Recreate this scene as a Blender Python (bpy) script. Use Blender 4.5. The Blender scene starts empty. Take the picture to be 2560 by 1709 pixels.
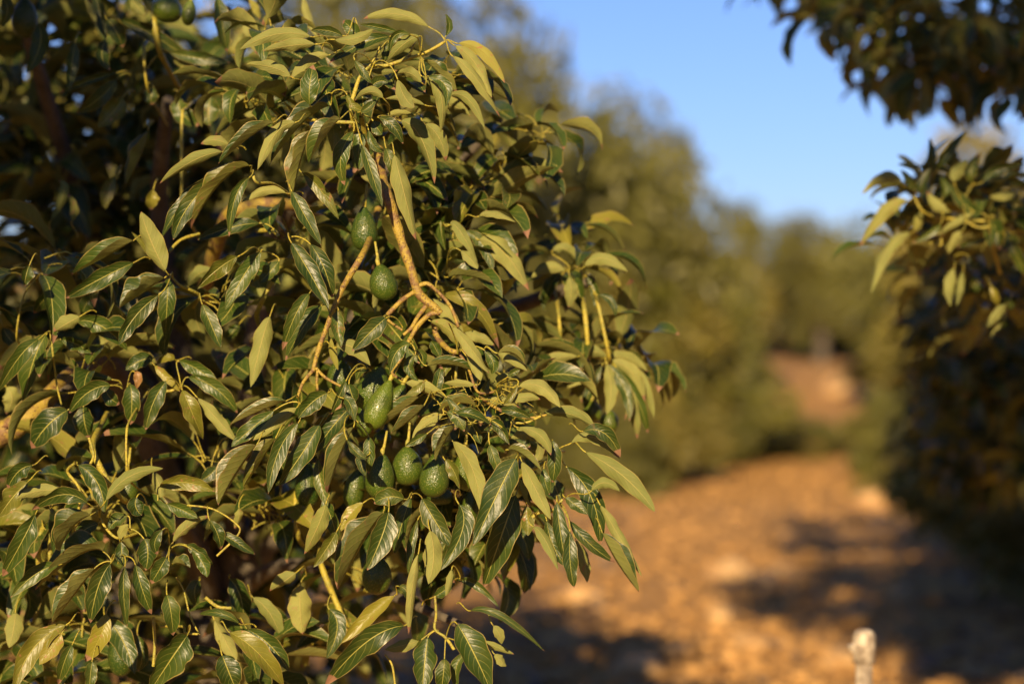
import bpy, math, random
import numpy as np
from mathutils import Vector, Matrix, noise

R = math.radians
rng = random.Random(11)
nrng = np.random.default_rng(5)
scene = bpy.context.scene
col = scene.collection

# ------------------------------------------------------------------ camera, sky, sun, exposure
cam_data = bpy.data.cameras.new('camera')
cam = bpy.data.objects.new('camera', cam_data)
col.objects.link(cam)
cam.location = (0, 0, 1.5)
cam.rotation_euler = (R(90), 0, 0)
cam_data.sensor_width = 36
cam_data.lens = 85
cam_data.clip_start = 0.05
cam_data.clip_end = 3000
cam_data.dof.use_dof = True
cam_data.dof.focus_distance = 4.55
cam_data.dof.aperture_fstop = 1.75
scene.camera = cam

SUN_AZ, SUN_EL = R(10), R(20)            # behind the camera, a little to its left
to_sun = Vector((-math.sin(SUN_AZ) * math.cos(SUN_EL), -math.cos(SUN_AZ) * math.cos(SUN_EL), math.sin(SUN_EL)))
world = bpy.data.worlds.new('World')
scene.world = world
world.use_nodes = True
wn = world.node_tree
sky = wn.nodes.new('ShaderNodeTexSky')
sky.sky_type = 'NISHITA'
sky.sun_disc = False
sky.sun_elevation = SUN_EL
sky.sun_rotation = math.atan2(to_sun.x, to_sun.y)
sky.altitude = 300
sky.air_density = 1.0
sky.dust_density = 0.25
sky.ozone_density = 3.0
bg = wn.nodes['Background']
bg.inputs[1].default_value = 0.05
tint = wn.nodes.new('ShaderNodeMix')      # cooler white balance of the clear evening sky
tint.data_type = 'RGBA'; tint.blend_type = 'MULTIPLY'; tint.inputs[0].default_value = 1
tint.inputs[7].default_value = (0.90, 1.02, 1.58, 1)
wn.links.new(sky.outputs[0], tint.inputs[6])
wn.links.new(tint.outputs[2], bg.inputs[0])

sun_data = bpy.data.lights.new('sun', 'SUN')
sun_data.energy = 5.0
sun_data.angle = R(0.53)
sun_data.color = (1.0, 0.73, 0.40)
sun = bpy.data.objects.new('sun', sun_data)
sun.rotation_euler = to_sun.to_track_quat('Z', 'Y').to_euler()
col.objects.link(sun)

scene.view_settings.view_transform = 'Standard'
scene.view_settings.look = 'None'
scene.view_settings.gamma = 1
scene.view_settings.use_curve_mapping = False
scene.view_settings.exposure = 0.78
scene.render.engine = 'CYCLES'
scene.cycles.use_denoising = True
scene.cycles.max_bounces = 8
scene.cycles.diffuse_bounces = 3
scene.cycles.transparent_max_bounces = 8

F = 85 / 36 * 2560


def P(px, py, D):
    """point of the place seen at pixel (px, py) of the 2560x1709 photograph, D metres away"""
    return Vector(((px - 1280) / F * D, D, 1.5 + (854.5 - py) / F * D))


# ------------------------------------------------------------------ helpers
def obj(name, data, parent=None, loc=None):
    o = bpy.data.objects.new(name, data)
    col.objects.link(o)
    if loc is not None:
        o.location = loc
    if parent is not None:
        o.parent = parent
    return o


def tag(o, label=None, cat=None, group=None, kind=None):
    if label: o['label'] = label
    if cat: o['category'] = cat
    if group: o['group'] = group
    if kind: o['kind'] = kind
    return o


class NT:
    """tiny node-tree writer"""
    def __init__(s, name):
        s.m = bpy.data.materials.new(name)
        s.m.use_nodes = True
        s.t = s.m.node_tree
        s.t.nodes.clear()

    def n(s, typ, ins=None, **kw):
        nd = s.t.nodes.new(typ)
        for k, v in kw.items():
            setattr(nd, k, v)
        for k, v in (ins or {}).items():
            if isinstance(v, bpy.types.NodeSocket):
                s.t.links.new(v, nd.inputs[k])
            else:
                nd.inputs[k].default_value = v
        return nd

    def math(s, op, a, b=0.0, c=0.0, clamp=False):
        nd = s.n('ShaderNodeMath', {0: a, 1: b, 2: c}, operation=op, use_clamp=clamp)
        return nd.outputs[0]

    def step(s, x, lo, hi):
        nd = s.n('ShaderNodeMapRange', {0: x, 1: lo, 2: hi, 3: 0.0, 4: 1.0}, interpolation_type='SMOOTHSTEP')
        return nd.outputs[0]

    def mix(s, f, a, b):
        nd = s.n('ShaderNodeMix', {0: f}, data_type='RGBA')
        for i, v in ((6, a), (7, b)):
            if isinstance(v, bpy.types.NodeSocket):
                s.t.links.new(v, nd.inputs[i])
            else:
                nd.inputs[i].default_value = (*v, 1)
        return nd.outputs[2]

    def noise(s, scale, detail=3, vec=None, rough=0.5):
        ins = {'Scale': scale, 'Detail': detail, 'Roughness': rough}
        if vec is not None: ins['Vector'] = vec
        return s.n('ShaderNodeTexNoise', ins).outputs[0]

    def out(s, sh, disp=None):
        o = s.n('ShaderNodeOutputMaterial', {0: sh})
        return s.m


def leaf_material():
    t = NT('avocado_leaf')
    uv = t.n('ShaderNodeUVMap', uv_map='uv').outputs[0]
    sep = t.n('ShaderNodeSeparateXYZ', {0: uv})
    u, v = sep.outputs[0], sep.outputs[1]
    av = t.math('ABSOLUTE', t.math('SUBTRACT', t.math('MULTIPLY', v, 2.0), 1.0))
    rnd = t.n('ShaderNodeAttribute', attribute_name='rnd').outputs['Fac']
    age = t.n('ShaderNodeAttribute', attribute_name='age').outputs['Fac']
    tip = t.n('ShaderNodeAttribute', attribute_name='tip').outputs['Fac']
    pos = t.n('ShaderNodeNewGeometry').outputs['Position']
    n1 = t.noise(22, 4, pos)
    n2 = t.noise(90, 3, pos)
    nf = t.noise(350, 2, pos)
    # veins: side veins leave the midrib every ~1/9 of the length and bow forwards
    side = t.math('SUBTRACT', t.math('ADD', t.math('MULTIPLY', u, 8.5), t.math('MULTIPLY', t.math('GREATER_THAN', v, 0.5), 0.45)),
                  t.math('MULTIPLY', t.math('POWER', av, 1.35), 2.1))
    side = t.math('ADD', side, t.math('MULTIPLY', n1, 0.5))
    fr = t.math('ABSOLUTE', t.math('SUBTRACT', t.math('FRACT', side), 0.5))
    sv = t.math('SUBTRACT', 1.0, t.step(fr, 0.0, 0.06))
    sv = t.math('MULTIPLY', sv, t.math('SUBTRACT', 1.0, t.step(av, 0.62, 0.92)))
    mid = t.math('SUBTRACT', 1.0, t.step(av, 0.015, 0.065))
    vein = t.math('MAXIMUM', mid, t.math('MULTIPLY', sv, 0.45))
    # upper side
    up = t.mix(rnd, (0.018, 0.040, 0.006), (0.046, 0.080, 0.010))
    up = t.mix(t.math('MULTIPLY', t.step(n1, 0.45, 0.75), 0.45), up, (0.10, 0.115, 0.022))
    up = t.mix(vein, up, (0.36, 0.34, 0.075))
    lo = t.mix(rnd, (0.155, 0.180, 0.046), (0.265, 0.272, 0.078))
    lo = t.mix(t.math('MULTIPLY', t.step(n2, 0.4, 0.8), 0.3), lo, (0.20, 0.19, 0.085))
    lo = t.mix(t.math('MULTIPLY', t.step(n1, 0.45, 0.7), 0.4), lo, (0.14, 0.15, 0.05))
    lo = t.mix(vein, lo, (0.38, 0.34, 0.11))
    back = t.n('ShaderNodeNewGeometry').outputs['Backfacing']
    c = t.mix(back, up, lo)
    # ageing: yellow, then brown, and the burnt tip and rim
    c = t.mix(t.math('MULTIPLY', t.step(age, 0.2, 0.6), 0.65), c, (0.30, 0.26, 0.03))
    br = t.mix(n2, (0.20, 0.075, 0.032), (0.36, 0.17, 0.085))
    spots = t.math('MULTIPLY', t.step(n2, 0.60, 0.72), t.step(age, 0.05, 0.5))
    c = t.mix(t.math('MULTIPLY', spots, 0.8), c, br)
    c = t.mix(t.step(age, 0.7, 0.95), c, br)
    w = t.math('ADD', t.math('ADD', u, tip), t.math('MULTIPLY', t.math('SUBTRACT', n1, 0.5), 0.12))
    burnt = t.step(w, 0.985, 1.0)
    rim = t.math('MULTIPLY', t.step(t.math('ADD', av, t.math('MULTIPLY', n1, 0.06)), 0.955, 0.995), 0.7)
    c = t.mix(rim, c, (0.33, 0.25, 0.075))
    c = t.mix(burnt, c, t.mix(n1, (0.14, 0.06, 0.035), (0.38, 0.22, 0.13)))
    # relief: sunken veins, puckered fields between them, fine grain
    h = t.math('ADD', t.math('MULTIPLY', t.step(fr, 0.0, 0.22), 0.16), t.math('MULTIPLY', n2, 0.22))
    h = t.math('ADD', h, t.math('MULTIPLY', n1, 1.3))
    h = t.math('SUBTRACT', h, t.math('MULTIPLY', mid, 0.6))
    h = t.math('ADD', h, t.math('MULTIPLY', nf, 0.10))
    bump = t.n('ShaderNodeBump', {'Strength': 0.6, 'Distance': 0.0028, 'Height': h}).outputs[0]
    rough = t.math('ADD', t.math('ADD', 0.29, t.math('MULTIPLY', n1, 0.20)), t.math('MULTIPLY', back, 0.28))
    rough = t.math('ADD', rough, t.math('MULTIPLY', burnt, 0.3))
    b = t.n('ShaderNodeBsdfPrincipled', {'Base Color': c, 'Roughness': rough, 'Normal': bump, 'IOR': 1.45,
                                         'Specular IOR Level': t.math('SUBTRACT', 0.5, t.math('MULTIPLY', back, 0.3))})
    tc = t.mix(0.6, c, (0.16, 0.20, 0.02))
    tr = t.n('ShaderNodeBsdfTranslucent', {'Color': tc})
    ms = t.n('ShaderNodeMixShader', {0: 0.15, 1: b.outputs[0], 2: tr.outputs[0]})
    return t.out(ms.outputs[0])


def bark_material(name, c1, c2, c3, scale=60, rough=0.6):
    t = NT(name)
    pos = t.n('ShaderNodeNewGeometry').outputs['Position']
    a = t.noise(scale * 0.8, 5, pos, 0.65)
    b = t.noise(scale * 5, 3, pos)
    c = t.mix(t.step(a, 0.44, 0.60), c1, c2)
    c = t.mix(t.math('MULTIPLY', t.step(b, 0.56, 0.64), 0.85), c, c3)
    bump = t.n('ShaderNodeBump', {'Strength': 0.6, 'Distance': 0.004, 'Height': t.math('ADD', a, b)}).outputs[0]
    p = t.n('ShaderNodeBsdfPrincipled', {'Base Color': c, 'Roughness': rough, 'Normal': bump})
    return t.out(p.outputs[0])


def fruit_material():
    t = NT('avocado_skin')
    tc = t.n('ShaderNodeTexCoord').outputs['Object']
    rn = t.n('ShaderNodeAttribute', attribute_name='rnd').outputs['Fac']
    vo = t.n('ShaderNodeTexVoronoi', {'Vector': tc, 'Scale': 430.0, 'Randomness': 1.0})
    d = vo.outputs['Distance']
    n1 = t.noise(30, 4, tc)
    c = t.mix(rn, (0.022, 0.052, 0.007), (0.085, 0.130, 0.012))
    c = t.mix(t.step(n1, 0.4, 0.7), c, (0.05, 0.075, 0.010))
    dots = t.math('SUBTRACT', 1.0, t.step(d, 0.12, 0.36))
    pick = t.math('GREATER_THAN', t.n('ShaderNodeSeparateColor', {0: vo.outputs['Color']}).outputs[0], 0.35)
    c = t.mix(t.math('MULTIPLY', t.math('MULTIPLY', dots, pick), 0.9), c, (0.32, 0.31, 0.055))
    c = t.mix(t.math('MULTIPLY', t.step(t.noise(55, 5, tc, 0.7), 0.62, 0.72), t.math('MULTIPLY', rn, 0.8)), c, (0.16, 0.095, 0.04))
    h = t.math('ADD', t.math('MULTIPLY', t.math('SUBTRACT', 1.0, t.step(d, 0.0, 0.7)), 1.0), t.math('MULTIPLY', t.noise(150, 2, tc), 0.9))
    bump = t.n('ShaderNodeBump', {'Strength': 0.45, 'Distance': 0.0013, 'Height': h}).outputs[0]
    p = t.n('ShaderNodeBsdfPrincipled', {'Base Color': c, 'Roughness': 0.29, 'Normal': bump, 'IOR': 1.5})
    return t.out(p.outputs[0])


def far_leaf_material(name, a, b, pale):
    t = NT(name)
    rnd = t.n('ShaderNodeAttribute', attribute_name='rnd').outputs['Fac']
    oi = t.n('ShaderNodeObjectInfo').outputs['Random']
    back = t.n('ShaderNodeNewGeometry').outputs['Backfacing']
    c = t.mix(rnd, a, b)
    c = t.mix(t.math('MULTIPLY', oi, 0.35), c, (0.13, 0.11, 0.025))
    c = t.mix(t.math('MULTIPLY', back, 0.6), c, pale)
    p = t.n('ShaderNodeBsdfPrincipled', {'Base Color': c, 'Roughness': 0.45})
    tr = t.n('ShaderNodeBsdfTranslucent', {'Color': t.mix(0.6, c, (0.20, 0.19, 0.02))})
    ms = t.n('ShaderNodeMixShader', {0: 0.3, 1: p.outputs[0], 2: tr.outputs[0]})
    return t.out(ms.outputs[0])


def ground_material():
    t = NT('orange_dirt')
    pos = t.n('ShaderNodeNewGeometry').outputs['Position']
    a = t.noise(0.55, 5, pos)
    b = t.noise(5, 5, pos, 0.6)
    d = t.noise(45, 4, pos, 0.65)
    c = t.mix(t.step(b, 0.3, 0.7), (0.42, 0.220, 0.062), (0.60, 0.330, 0.100))
    c = t.mix(t.math('MULTIPLY', t.step(a, 0.45, 0.62), 0.45), c, (0.33, 0.20, 0.09))
    c = t.mix(t.math('MULTIPLY', t.step(d, 0.55, 0.7), 0.5), c, (0.16, 0.10, 0.06))
    c = t.mix(t.math('MULTIPLY', t.step(t.noise(16, 2, pos), 0.64, 0.7), 0.6), c, (0.62, 0.40, 0.17))
    h = t.math('ADD', t.math('MULTIPLY', b, 1.0), t.math('MULTIPLY', d, 0.35))
    bump = t.n('ShaderNodeBump', {'Strength': 0.8, 'Distance': 0.06, 'Height': h}).outputs[0]
    p = t.n('ShaderNodeBsdfPrincipled', {'Base Color': c, 'Roughness': 0.95, 'Normal': bump, 'Specular IOR Level': 0.15})
    return t.out(p.outputs[0])


def plain_material(name, c1, c2, scale=12, rough=0.9, bumpd=0.01):
    t = NT(name)
    pos = t.n('ShaderNodeNewGeometry').outputs['Position']
    a = t.noise(scale, 5, pos, 0.6)
    c = t.mix(t.step(a, 0.35, 0.65), c1, c2)
    bump = t.n('ShaderNodeBump', {'Strength': 0.7, 'Distance': bumpd, 'Height': a}).outputs[0]
    p = t.n('ShaderNodeBsdfPrincipled', {'Base Color': c, 'Roughness': rough, 'Normal': bump, 'Specular IOR Level': 0.3})
    return t.out(p.outputs[0])


M_leaf = leaf_material()
M_twig = bark_material('yellow_green_twig', (0.40, 0.34, 0.04), (0.28, 0.27, 0.045), (0.20, 0.12, 0.045), 60, 0.5)
M_branch = bark_material('yellow_brown_bark', (0.34, 0.25, 0.035), (0.20, 0.115, 0.045), (0.09, 0.05, 0.028), 55, 0.6)
M_trunk = bark_material('grey_bark', (0.12, 0.10, 0.072), (0.085, 0.070, 0.050), (0.045, 0.036, 0.027), 20, 0.9)
M_skin = fruit_material()
M_dirt = ground_material()
M_far = far_leaf_material('far_foliage', (0.040, 0.060, 0.008), (0.27, 0.265, 0.034), (0.17, 0.165, 0.06))
M_far2 = far_leaf_material('far_foliage_yellow', (0.085, 0.090, 0.012), (0.36, 0.30, 0.040), (0.26, 0.22, 0.06))
M_rock = plain_material('tan_rock', (0.40, 0.24, 0.10), (0.56, 0.37, 0.175), 9)
M_clod = plain_material('dirt_clod', (0.30, 0.17, 0.06), (0.48, 0.28, 0.10), 5)
M_litter = plain_material('dry_leaf_litter', (0.13, 0.10, 0.075), (0.26, 0.20, 0.15), 7)
M_pvc = plain_material('weathered_pipe', (0.22, 0.18, 0.14), (0.52, 0.46, 0.37), 38, 0.55, 0.001)

# ------------------------------------------------------------------ mesh pieces in numpy
class Acc:
    """collects vertices, quads, uv, material index and per-point attributes"""
    def __init__(s):
        s.v, s.f, s.uv, s.mi, s.rnd, s.age, s.tip, s.n = [], [], [], [], [], [], [], 0

    def add(s, v, f, uv=None, mi=0, rnd=0.5, age=0.0, tip=0.0):
        v = np.asarray(v, dtype=np.float32); f = np.asarray(f, dtype=np.int32)
        s.v.append(v); s.f.append(f + s.n); s.n += len(v)
        s.uv.append(np.zeros((len(v), 2), np.float32) if uv is None else uv.astype(np.float32))
        s.mi.append(np.full(len(f), mi, np.int32))
        for lst, val in ((s.rnd, rnd), (s.age, age), (s.tip, tip)):
            lst.append(np.full(len(v), val, np.float32))

    def mesh(s, name, mats, smooth=True):
        me = bpy.data.meshes.new(name)
        v = np.concatenate(s.v); f = np.concatenate(s.f)
        k = f.shape[1]
        me.vertices.add(len(v)); me.vertices.foreach_set('co', v.ravel())
        me.loops.add(len(f) * k); me.loops.foreach_set('vertex_index', f.ravel())
        me.polygons.add(len(f)); me.polygons.foreach_set('loop_start', np.arange(0, len(f) * k, k, dtype=np.int32))
        me.polygons.foreach_set('material_index', np.concatenate(s.mi))
        me.polygons.foreach_set('use_smooth', np.full(len(f), smooth))
        uvl = me.uv_layers.new(name='uv')
        uvl.data.foreach_set('uv', np.concatenate(s.uv)[f.ravel()].ravel())
        for nm, lst in (('rnd', s.rnd), ('age', s.age), ('tip', s.tip)):
            a = me.attributes.new(nm, 'FLOAT', 'POINT')
            a.data.foreach_set('value', np.concatenate(lst))
        for m in mats: me.materials.append(m)
        me.update(); me.validate()
        return me


def grid_faces(nu, nv):
    i = np.arange(nu)[:, None] * (nv + 1) + np.arange(nv)[None, :]
    i = i.ravel()
    return np.stack([i, i + nv + 1, i + nv + 2, i + 1], 1)


def tube(pts, rad, sides=6, cap=True):
    """smooth tube through pts (list of Vector) with radius per point; returns v, f"""
    pts = [Vector(p) for p in pts]
    n = len(pts)
    T = [(pts[min(i + 1, n - 1)] - pts[max(i - 1, 0)]).normalized() for i in range(n)]
    ref = Vector((0, 0, 1)) if abs(T[0].z) < 0.9 else Vector((1, 0, 0))
    A = T[0].cross(ref).normalized()
    v = []
    for i in range(n):
        A = (A - T[i] * A.dot(T[i])).normalized()
        B = T[i].cross(A)
        r = rad[i] if isinstance(rad, (list, tuple)) else rad
        for k in range(sides):
            a = 2 * math.pi * k / sides
            v.append(pts[i] + (A * math.cos(a) + B * math.sin(a)) * r)
    f = []
    for i in range(n - 1):
        for k in range(sides):
            k2 = (k + 1) % sides
            f.append((i * sides + k, i * sides + k2, (i + 1) * sides + k2, (i + 1) * sides + k))
    if cap and sides % 2 == 0:
        for base in (0, (n - 1) * sides):
            for k in range(1, sides // 2):
                f.append((base + k - 1, base + k, base + sides - 1 - k, base + (sides - k) % sides)
                         if True else None)
    return [tuple(p) for p in v], f


def smooth_path(ctrl, per=6):
    """Catmull-Rom through (point, radius) pairs"""
    c = [ctrl[0]] + list(ctrl) + [ctrl[-1]]
    P_, R_ = [], []
    for i in range(1, len(c) - 2):
        p0, p1, p2, p3 = [Vector(c[i + k][0]) for k in (-1, 0, 1, 2)]
        for s in range(per):
            t = s / per
            P_.append(0.5 * ((2 * p1) + (p2 - p0) * t + (2 * p0 - 5 * p1 + 4 * p2 - p3) * t * t + (3 * p1 - p0 - 3 * p2 + p3) * t ** 3))
            R_.append(c[i][1] * (1 - t) + c[i + 1][1] * t)
    P_.append(Vector(ctrl[-1][0])); R_.append(ctrl[-1][1])
    return P_, R_


def prof(u):
    """half-width of an avocado leaf along its length (1 at the widest)"""
    a = np.sin(np.pi / 2 * np.clip(u / 0.46, 0, 1)) ** 0.72
    b = np.cos(np.pi / 2 * np.clip((u - 0.46) / 0.54, 0, 1)) ** 0.78
    return np.where(u < 0.46, a, b) * 0.985 + 0.0


def blade(P0, M, P1, W, N, curlL, curlR, wav, seed, nu=18, nv=8, ragged=0.0, fold=0.12):
    """leaf blade: midrib through P0, M, P1; upper side looks along N; half k curls by its angle"""
    r = np.random.default_rng(seed)
    P0, M, P1, N = [np.array(x, float) for x in (P0, M, P1, N)]
    Q = 2 * M - (P0 + P1) / 2
    u = np.linspace(0, 1, nu + 1)
    C = ((1 - u) ** 2)[:, None] * P0 + (2 * u * (1 - u))[:, None] * Q + (u ** 2)[:, None] * P1
    T = 2 * (1 - u)[:, None] * (Q - P0) + 2 * u[:, None] * (P1 - Q)
    T /= np.linalg.norm(T, axis=1)[:, None] + 1e-9
    tw = r.uniform(-0.9, 0.9)
    Nn = N[None, :] - T * (T @ N)[:, None]
    Nn /= np.linalg.norm(Nn, axis=1)[:, None] + 1e-9
    B = np.cross(T, Nn)
    ang = tw * (u - 0.3)
    Nn, B = Nn * np.cos(ang)[:, None] + B * np.sin(ang)[:, None], B * np.cos(ang)[:, None] - Nn * np.sin(ang)[:, None]
    h = W / 2 * prof(u)
    L = np.linalg.norm(P1 - P0)
    s = np.linspace(-1, 1, nv + 1)
    ph = r.uniform(0, 6.28, 4)
    V = np.zeros((nu + 1, nv + 1, 3)); h = h / math.sqrt(1 + fold * fold)
    for j, sj in enumerate(s):
        th = (curlR if sj > 0 else curlL) * (0.55 + 0.45 * np.sin(np.pi * u) ** 0.5)
        a = abs(sj)
        edge = 1 + 0.07 * np.sin(u * r.uniform(9, 10) * 2 + ph[0] + (1.7 if sj > 0 else 0)) * a
        if ragged and a > 0.9:
            bite = np.maximum(0, np.sin(u * 17 + ph[3] + sj) - 0.35) * ragged
            edge = edge - bite
        x = np.where(np.abs(th) > 1e-3, np.sin(th * a) / (th + 1e-9), a) * edge
        z = np.where(np.abs(th) > 1e-3, (1 - np.cos(th * a)) / (th + 1e-9), 0)
        w = wav * 1.3 * (a ** 1.5) * (np.sin(u * 11 + ph[1] + (2.2 if sj > 0 else 0)) + 0.6 * np.sin(u * 19 + ph[2] + sj))
        V[:, j] = C + B * (np.sign(sj) * x * h)[:, None] + Nn * (z * h + w * h + fold * a * h)[:, None]
    uv = np.stack(np.broadcast_arrays(u[:, None], (s[None, :] + 1) / 2), -1).reshape(-1, 2)
    return V.reshape(-1, 3), grid_faces(nu, nv)[:, ::-1], uv, T[0]


# orientation test: the faces of blade() must look along N
_v, _f, _uv, _t = blade((0, 0, 0), (0.5, 0, 0), (1, 0, 0), 0.4, (0, 0, 1), 0, 0, 0, 1)
_fn = np.cross(_v[_f[40][1]] - _v[_f[40][0]], _v[_f[40][2]] - _v[_f[40][0]])
FLIP = _fn[2] < 0


def bl(*a, **k):
    v, f, uv, t = blade(*a, **k)
    return v, (f[:, ::-1] if FLIP else f), uv, t


# ------------------------------------------------------------------ ground
def path_x(y):
    """centre line of the dirt track"""
    return float(np.interp(y, [0, 10, 16, 23, 28, 33, 38, 45, 60, 120], [.2, .9, 1.3, 2.0, 2.85, 3.7, 4.35, 5.3, 7.6, 19]))


def ground_z(x, y):
    z = 0.0
    if y > 24:
        t = min(y, 75) - 24
        z += 0.030 * t + 0.00022 * t * t
    if y > 75:
        z -= (y - 75) * 0.02
    off = x - path_x(y)
    if y > 8:
        k = min(1, (y - 8) / 10)
        z += k * 0.25 * (min(max(0, abs(off) - 1.7), 3) / 3) ** 1.3
    # hillside to the left of the track, behind the trees
    if x < -6:
        z += min(9, 0.16 * (-6 - x)) * min(1, max(0, (y - 10) / 20))
    z += 0.05 * noise.noise(Vector((x * 0.8, y * 0.8, 0))) + 0.022 * noise.noise(Vector((x * 3.1, y * 3.1, 3)))
    return z


ys = np.concatenate([np.linspace(-30, 4, 12), np.linspace(4.5, 32, 150), np.linspace(33, 90, 60), np.linspace(95, 900, 28)])
xs = np.concatenate([np.linspace(-500, -14, 20), np.linspace(-12, 16, 120), np.linspace(18, 500, 20)])
gv = np.array([(x, y, ground_z(x, y) if y < 400 else ground_z(x, 400)) for y in ys for x in xs], np.float32)
a = Acc()
a.add(gv, grid_faces(len(ys) - 1, len(xs) - 1)[:, ::-1])
gr = tag(obj('ground', a.mesh('ground', [M_dirt])), kind='structure')
gr['label'] = 'orange brown dirt ground with a track running between the trees'


def rock_mesh(name, seed, mat, sx=1, sy=1, sz=0.7):
    import bmesh
    bm = bmesh.new()
    bmesh.ops.create_icosphere(bm, subdivisions=3, radius=0.5)
    for vv in bm.verts:
        p = vv.co.copy()
        k = 1 + 0.42 * noise.noise(p * 1.7 + Vector((seed * 7.3, 0, 0))) + 0.16 * noise.noise(p * 4.5 + Vector((0, seed * 3.1, 0)))
        vv.co = Vector((p.x * k * sx, p.y * k * sy, p.z * k * sz))
    me = bpy.data.meshes.new(name)
    bm.to_mesh(me); bm.free()
    for p in me.polygons: p.use_smooth = True
    me.materials.append(mat)
    return me


def gp(px, D):
    """ground point under pixel column px at distance D"""
    x = (px - 1280) / F * D
    return Vector((x, D, ground_z(x, D)))


rocks = [(1832, 15.6, .29, 'largest rounded tan stone on the sunlit edge of the shadow across the track'),
         (1910, 15.2, .16, 'small sunlit stone just beside the largest rounded stone on the track'),
         (1960, 15.9, .17, 'reddish stone half in shade behind the largest rounded stone'),
         (1812, 12.9, .17, 'bright sunlit stone in front of the largest rounded stone, at the shadow edge'),
         (1702, 11.6, .13, 'pale small stone alone on the sunlit dirt near the bottom edge'),
         (1868, 11.9, .15, 'orange clod-like stone beside the pale small stone on sunlit dirt'),
         (2090, 42.0, .62, 'pale boulder in sunlight far up the narrow dirt track'),
         (2172, 22.0, .30, 'pale upright stone at the foot of the shaded trees by the track'),
         (2262, 14.1, .14, 'dull brown stone lying in the dark shade right of the track'),
         (2150, 13.2, .15, 'low brown stone in shade behind the standpipe'),
         (1590, 10.9, .22, 'long flat tan stone on the dirt at the bottom edge'),
         (2110, 11.1, .20, 'sunlit flat stone beside the foot of the standpipe'),
         (1455, 14.0, .20, 'wide pale stone sunk in sunlit dirt beyond the leafy bough')]
for i, (px, D, s, lab) in enumerate(rocks):
    o = obj('stone', rock_mesh('stone', i + 1, M_rock, 1.15, 0.9, 0.72), loc=gp(px, D) + Vector((0, 0, s * 0.12)))
    o.scale = (s, s, s); o.rotation_euler.z = i * 1.3
    tag(o, lab, 'stone', 'stones on the dirt track')

# clods and gravel, nobody could count them
base = [rock_mesh('clod', k + 40, M_clod) for k in range(1)]
bv = np.zeros(len(base[0].vertices) * 3, np.float32); base[0].vertices.foreach_get('co', bv); bv = bv.reshape(-1, 3)
bpy.data.meshes.remove(base[0])
cub = np.array([(x, y, z) for x in (-.5, .5) for y in (-.5, .5) for z in (-.4, .4)], np.float32)
cf = np.array([(0, 1, 3, 2), (4, 6, 7, 5), (0, 4, 5, 1), (2, 3, 7, 6), (0, 2, 6, 4), (1, 5, 7, 3)])
a = Acc()
for i in range(4200):
    D = 9.5 + 17 * rng.random() ** 1.5
    x = (rng.uniform(1000, 2700) - 1280) / F * D
    if D < 17 and rng.random() < 0.3: x = rng.uniform(0.3, 2.2)
    s = 0.012 + 0.075 * rng.random() ** 4
    z = ground_z(x, D)
    ca, sa = math.cos(i), math.sin(i)
    v = cub * (1 + nrng.uniform(-.35, .35, cub.shape)) * s * np.array([1.2, 1, .8])
    v = np.stack([v[:, 0] * ca - v[:, 1] * sa + x, v[:, 0] * sa + v[:, 1] * ca + D, v[:, 2] + z + s * .2], 1)
    a.add(v, cf)
tag(obj('gravel', a.mesh('gravel', [M_clod], True)), 'loose clods and gravel strewn over the dirt track', kind='stuff')
a = Acc()
for i in range(9000):
    D = 8.5 + 13 * rng.random()
    x = path_x(D) + 1.1 + rng.random() ** 0.8 * 4 + (rng.gauss(0, .5))
    if i % 7 == 0: x = path_x(D) - 0.6 - rng.random() * 1.8
    if i % 7 == 1: D = 17 + 10 * rng.random(); x = path_x(D) + rng.choice((-1, 1)) * (1.2 + rng.random() * 2)
    z = ground_z(x, D) + 0.01 + rng.random() * .03
    l, w = rng.uniform(.06, .13), rng.uniform(.025, .045)
    an = rng.uniform(0, 6.28); c_, s_ = math.cos(an), math.sin(an)
    v = np.array([(-l / 2, 0, 0), (0, -w / 2, .012), (l / 2, 0, .01), (0, w / 2, .015)]) + nrng.uniform(-.012, .012, (4, 3))
    v = np.stack([v[:, 0] * c_ - v[:, 1] * s_ + x, v[:, 0] * s_ + v[:, 1] * c_ + D, v[:, 2] + z], 1)
    a.add(v, [(0, 1, 2, 3)])
tag(obj('leaf_litter', a.mesh('leaf_litter', [M_litter], False)), 'dry greyish fallen leaves under the trees beside the track', kind='stuff')

# ------------------------------------------------------------------ the sharp leaves of the near tree, read off the photograph
# node (twig tips) in photograph pixels
TABLES = []
def tab(ox, oy, s, D, rows, nodes): TABLES.append((ox, oy, s, D, rows, nodes))

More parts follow.
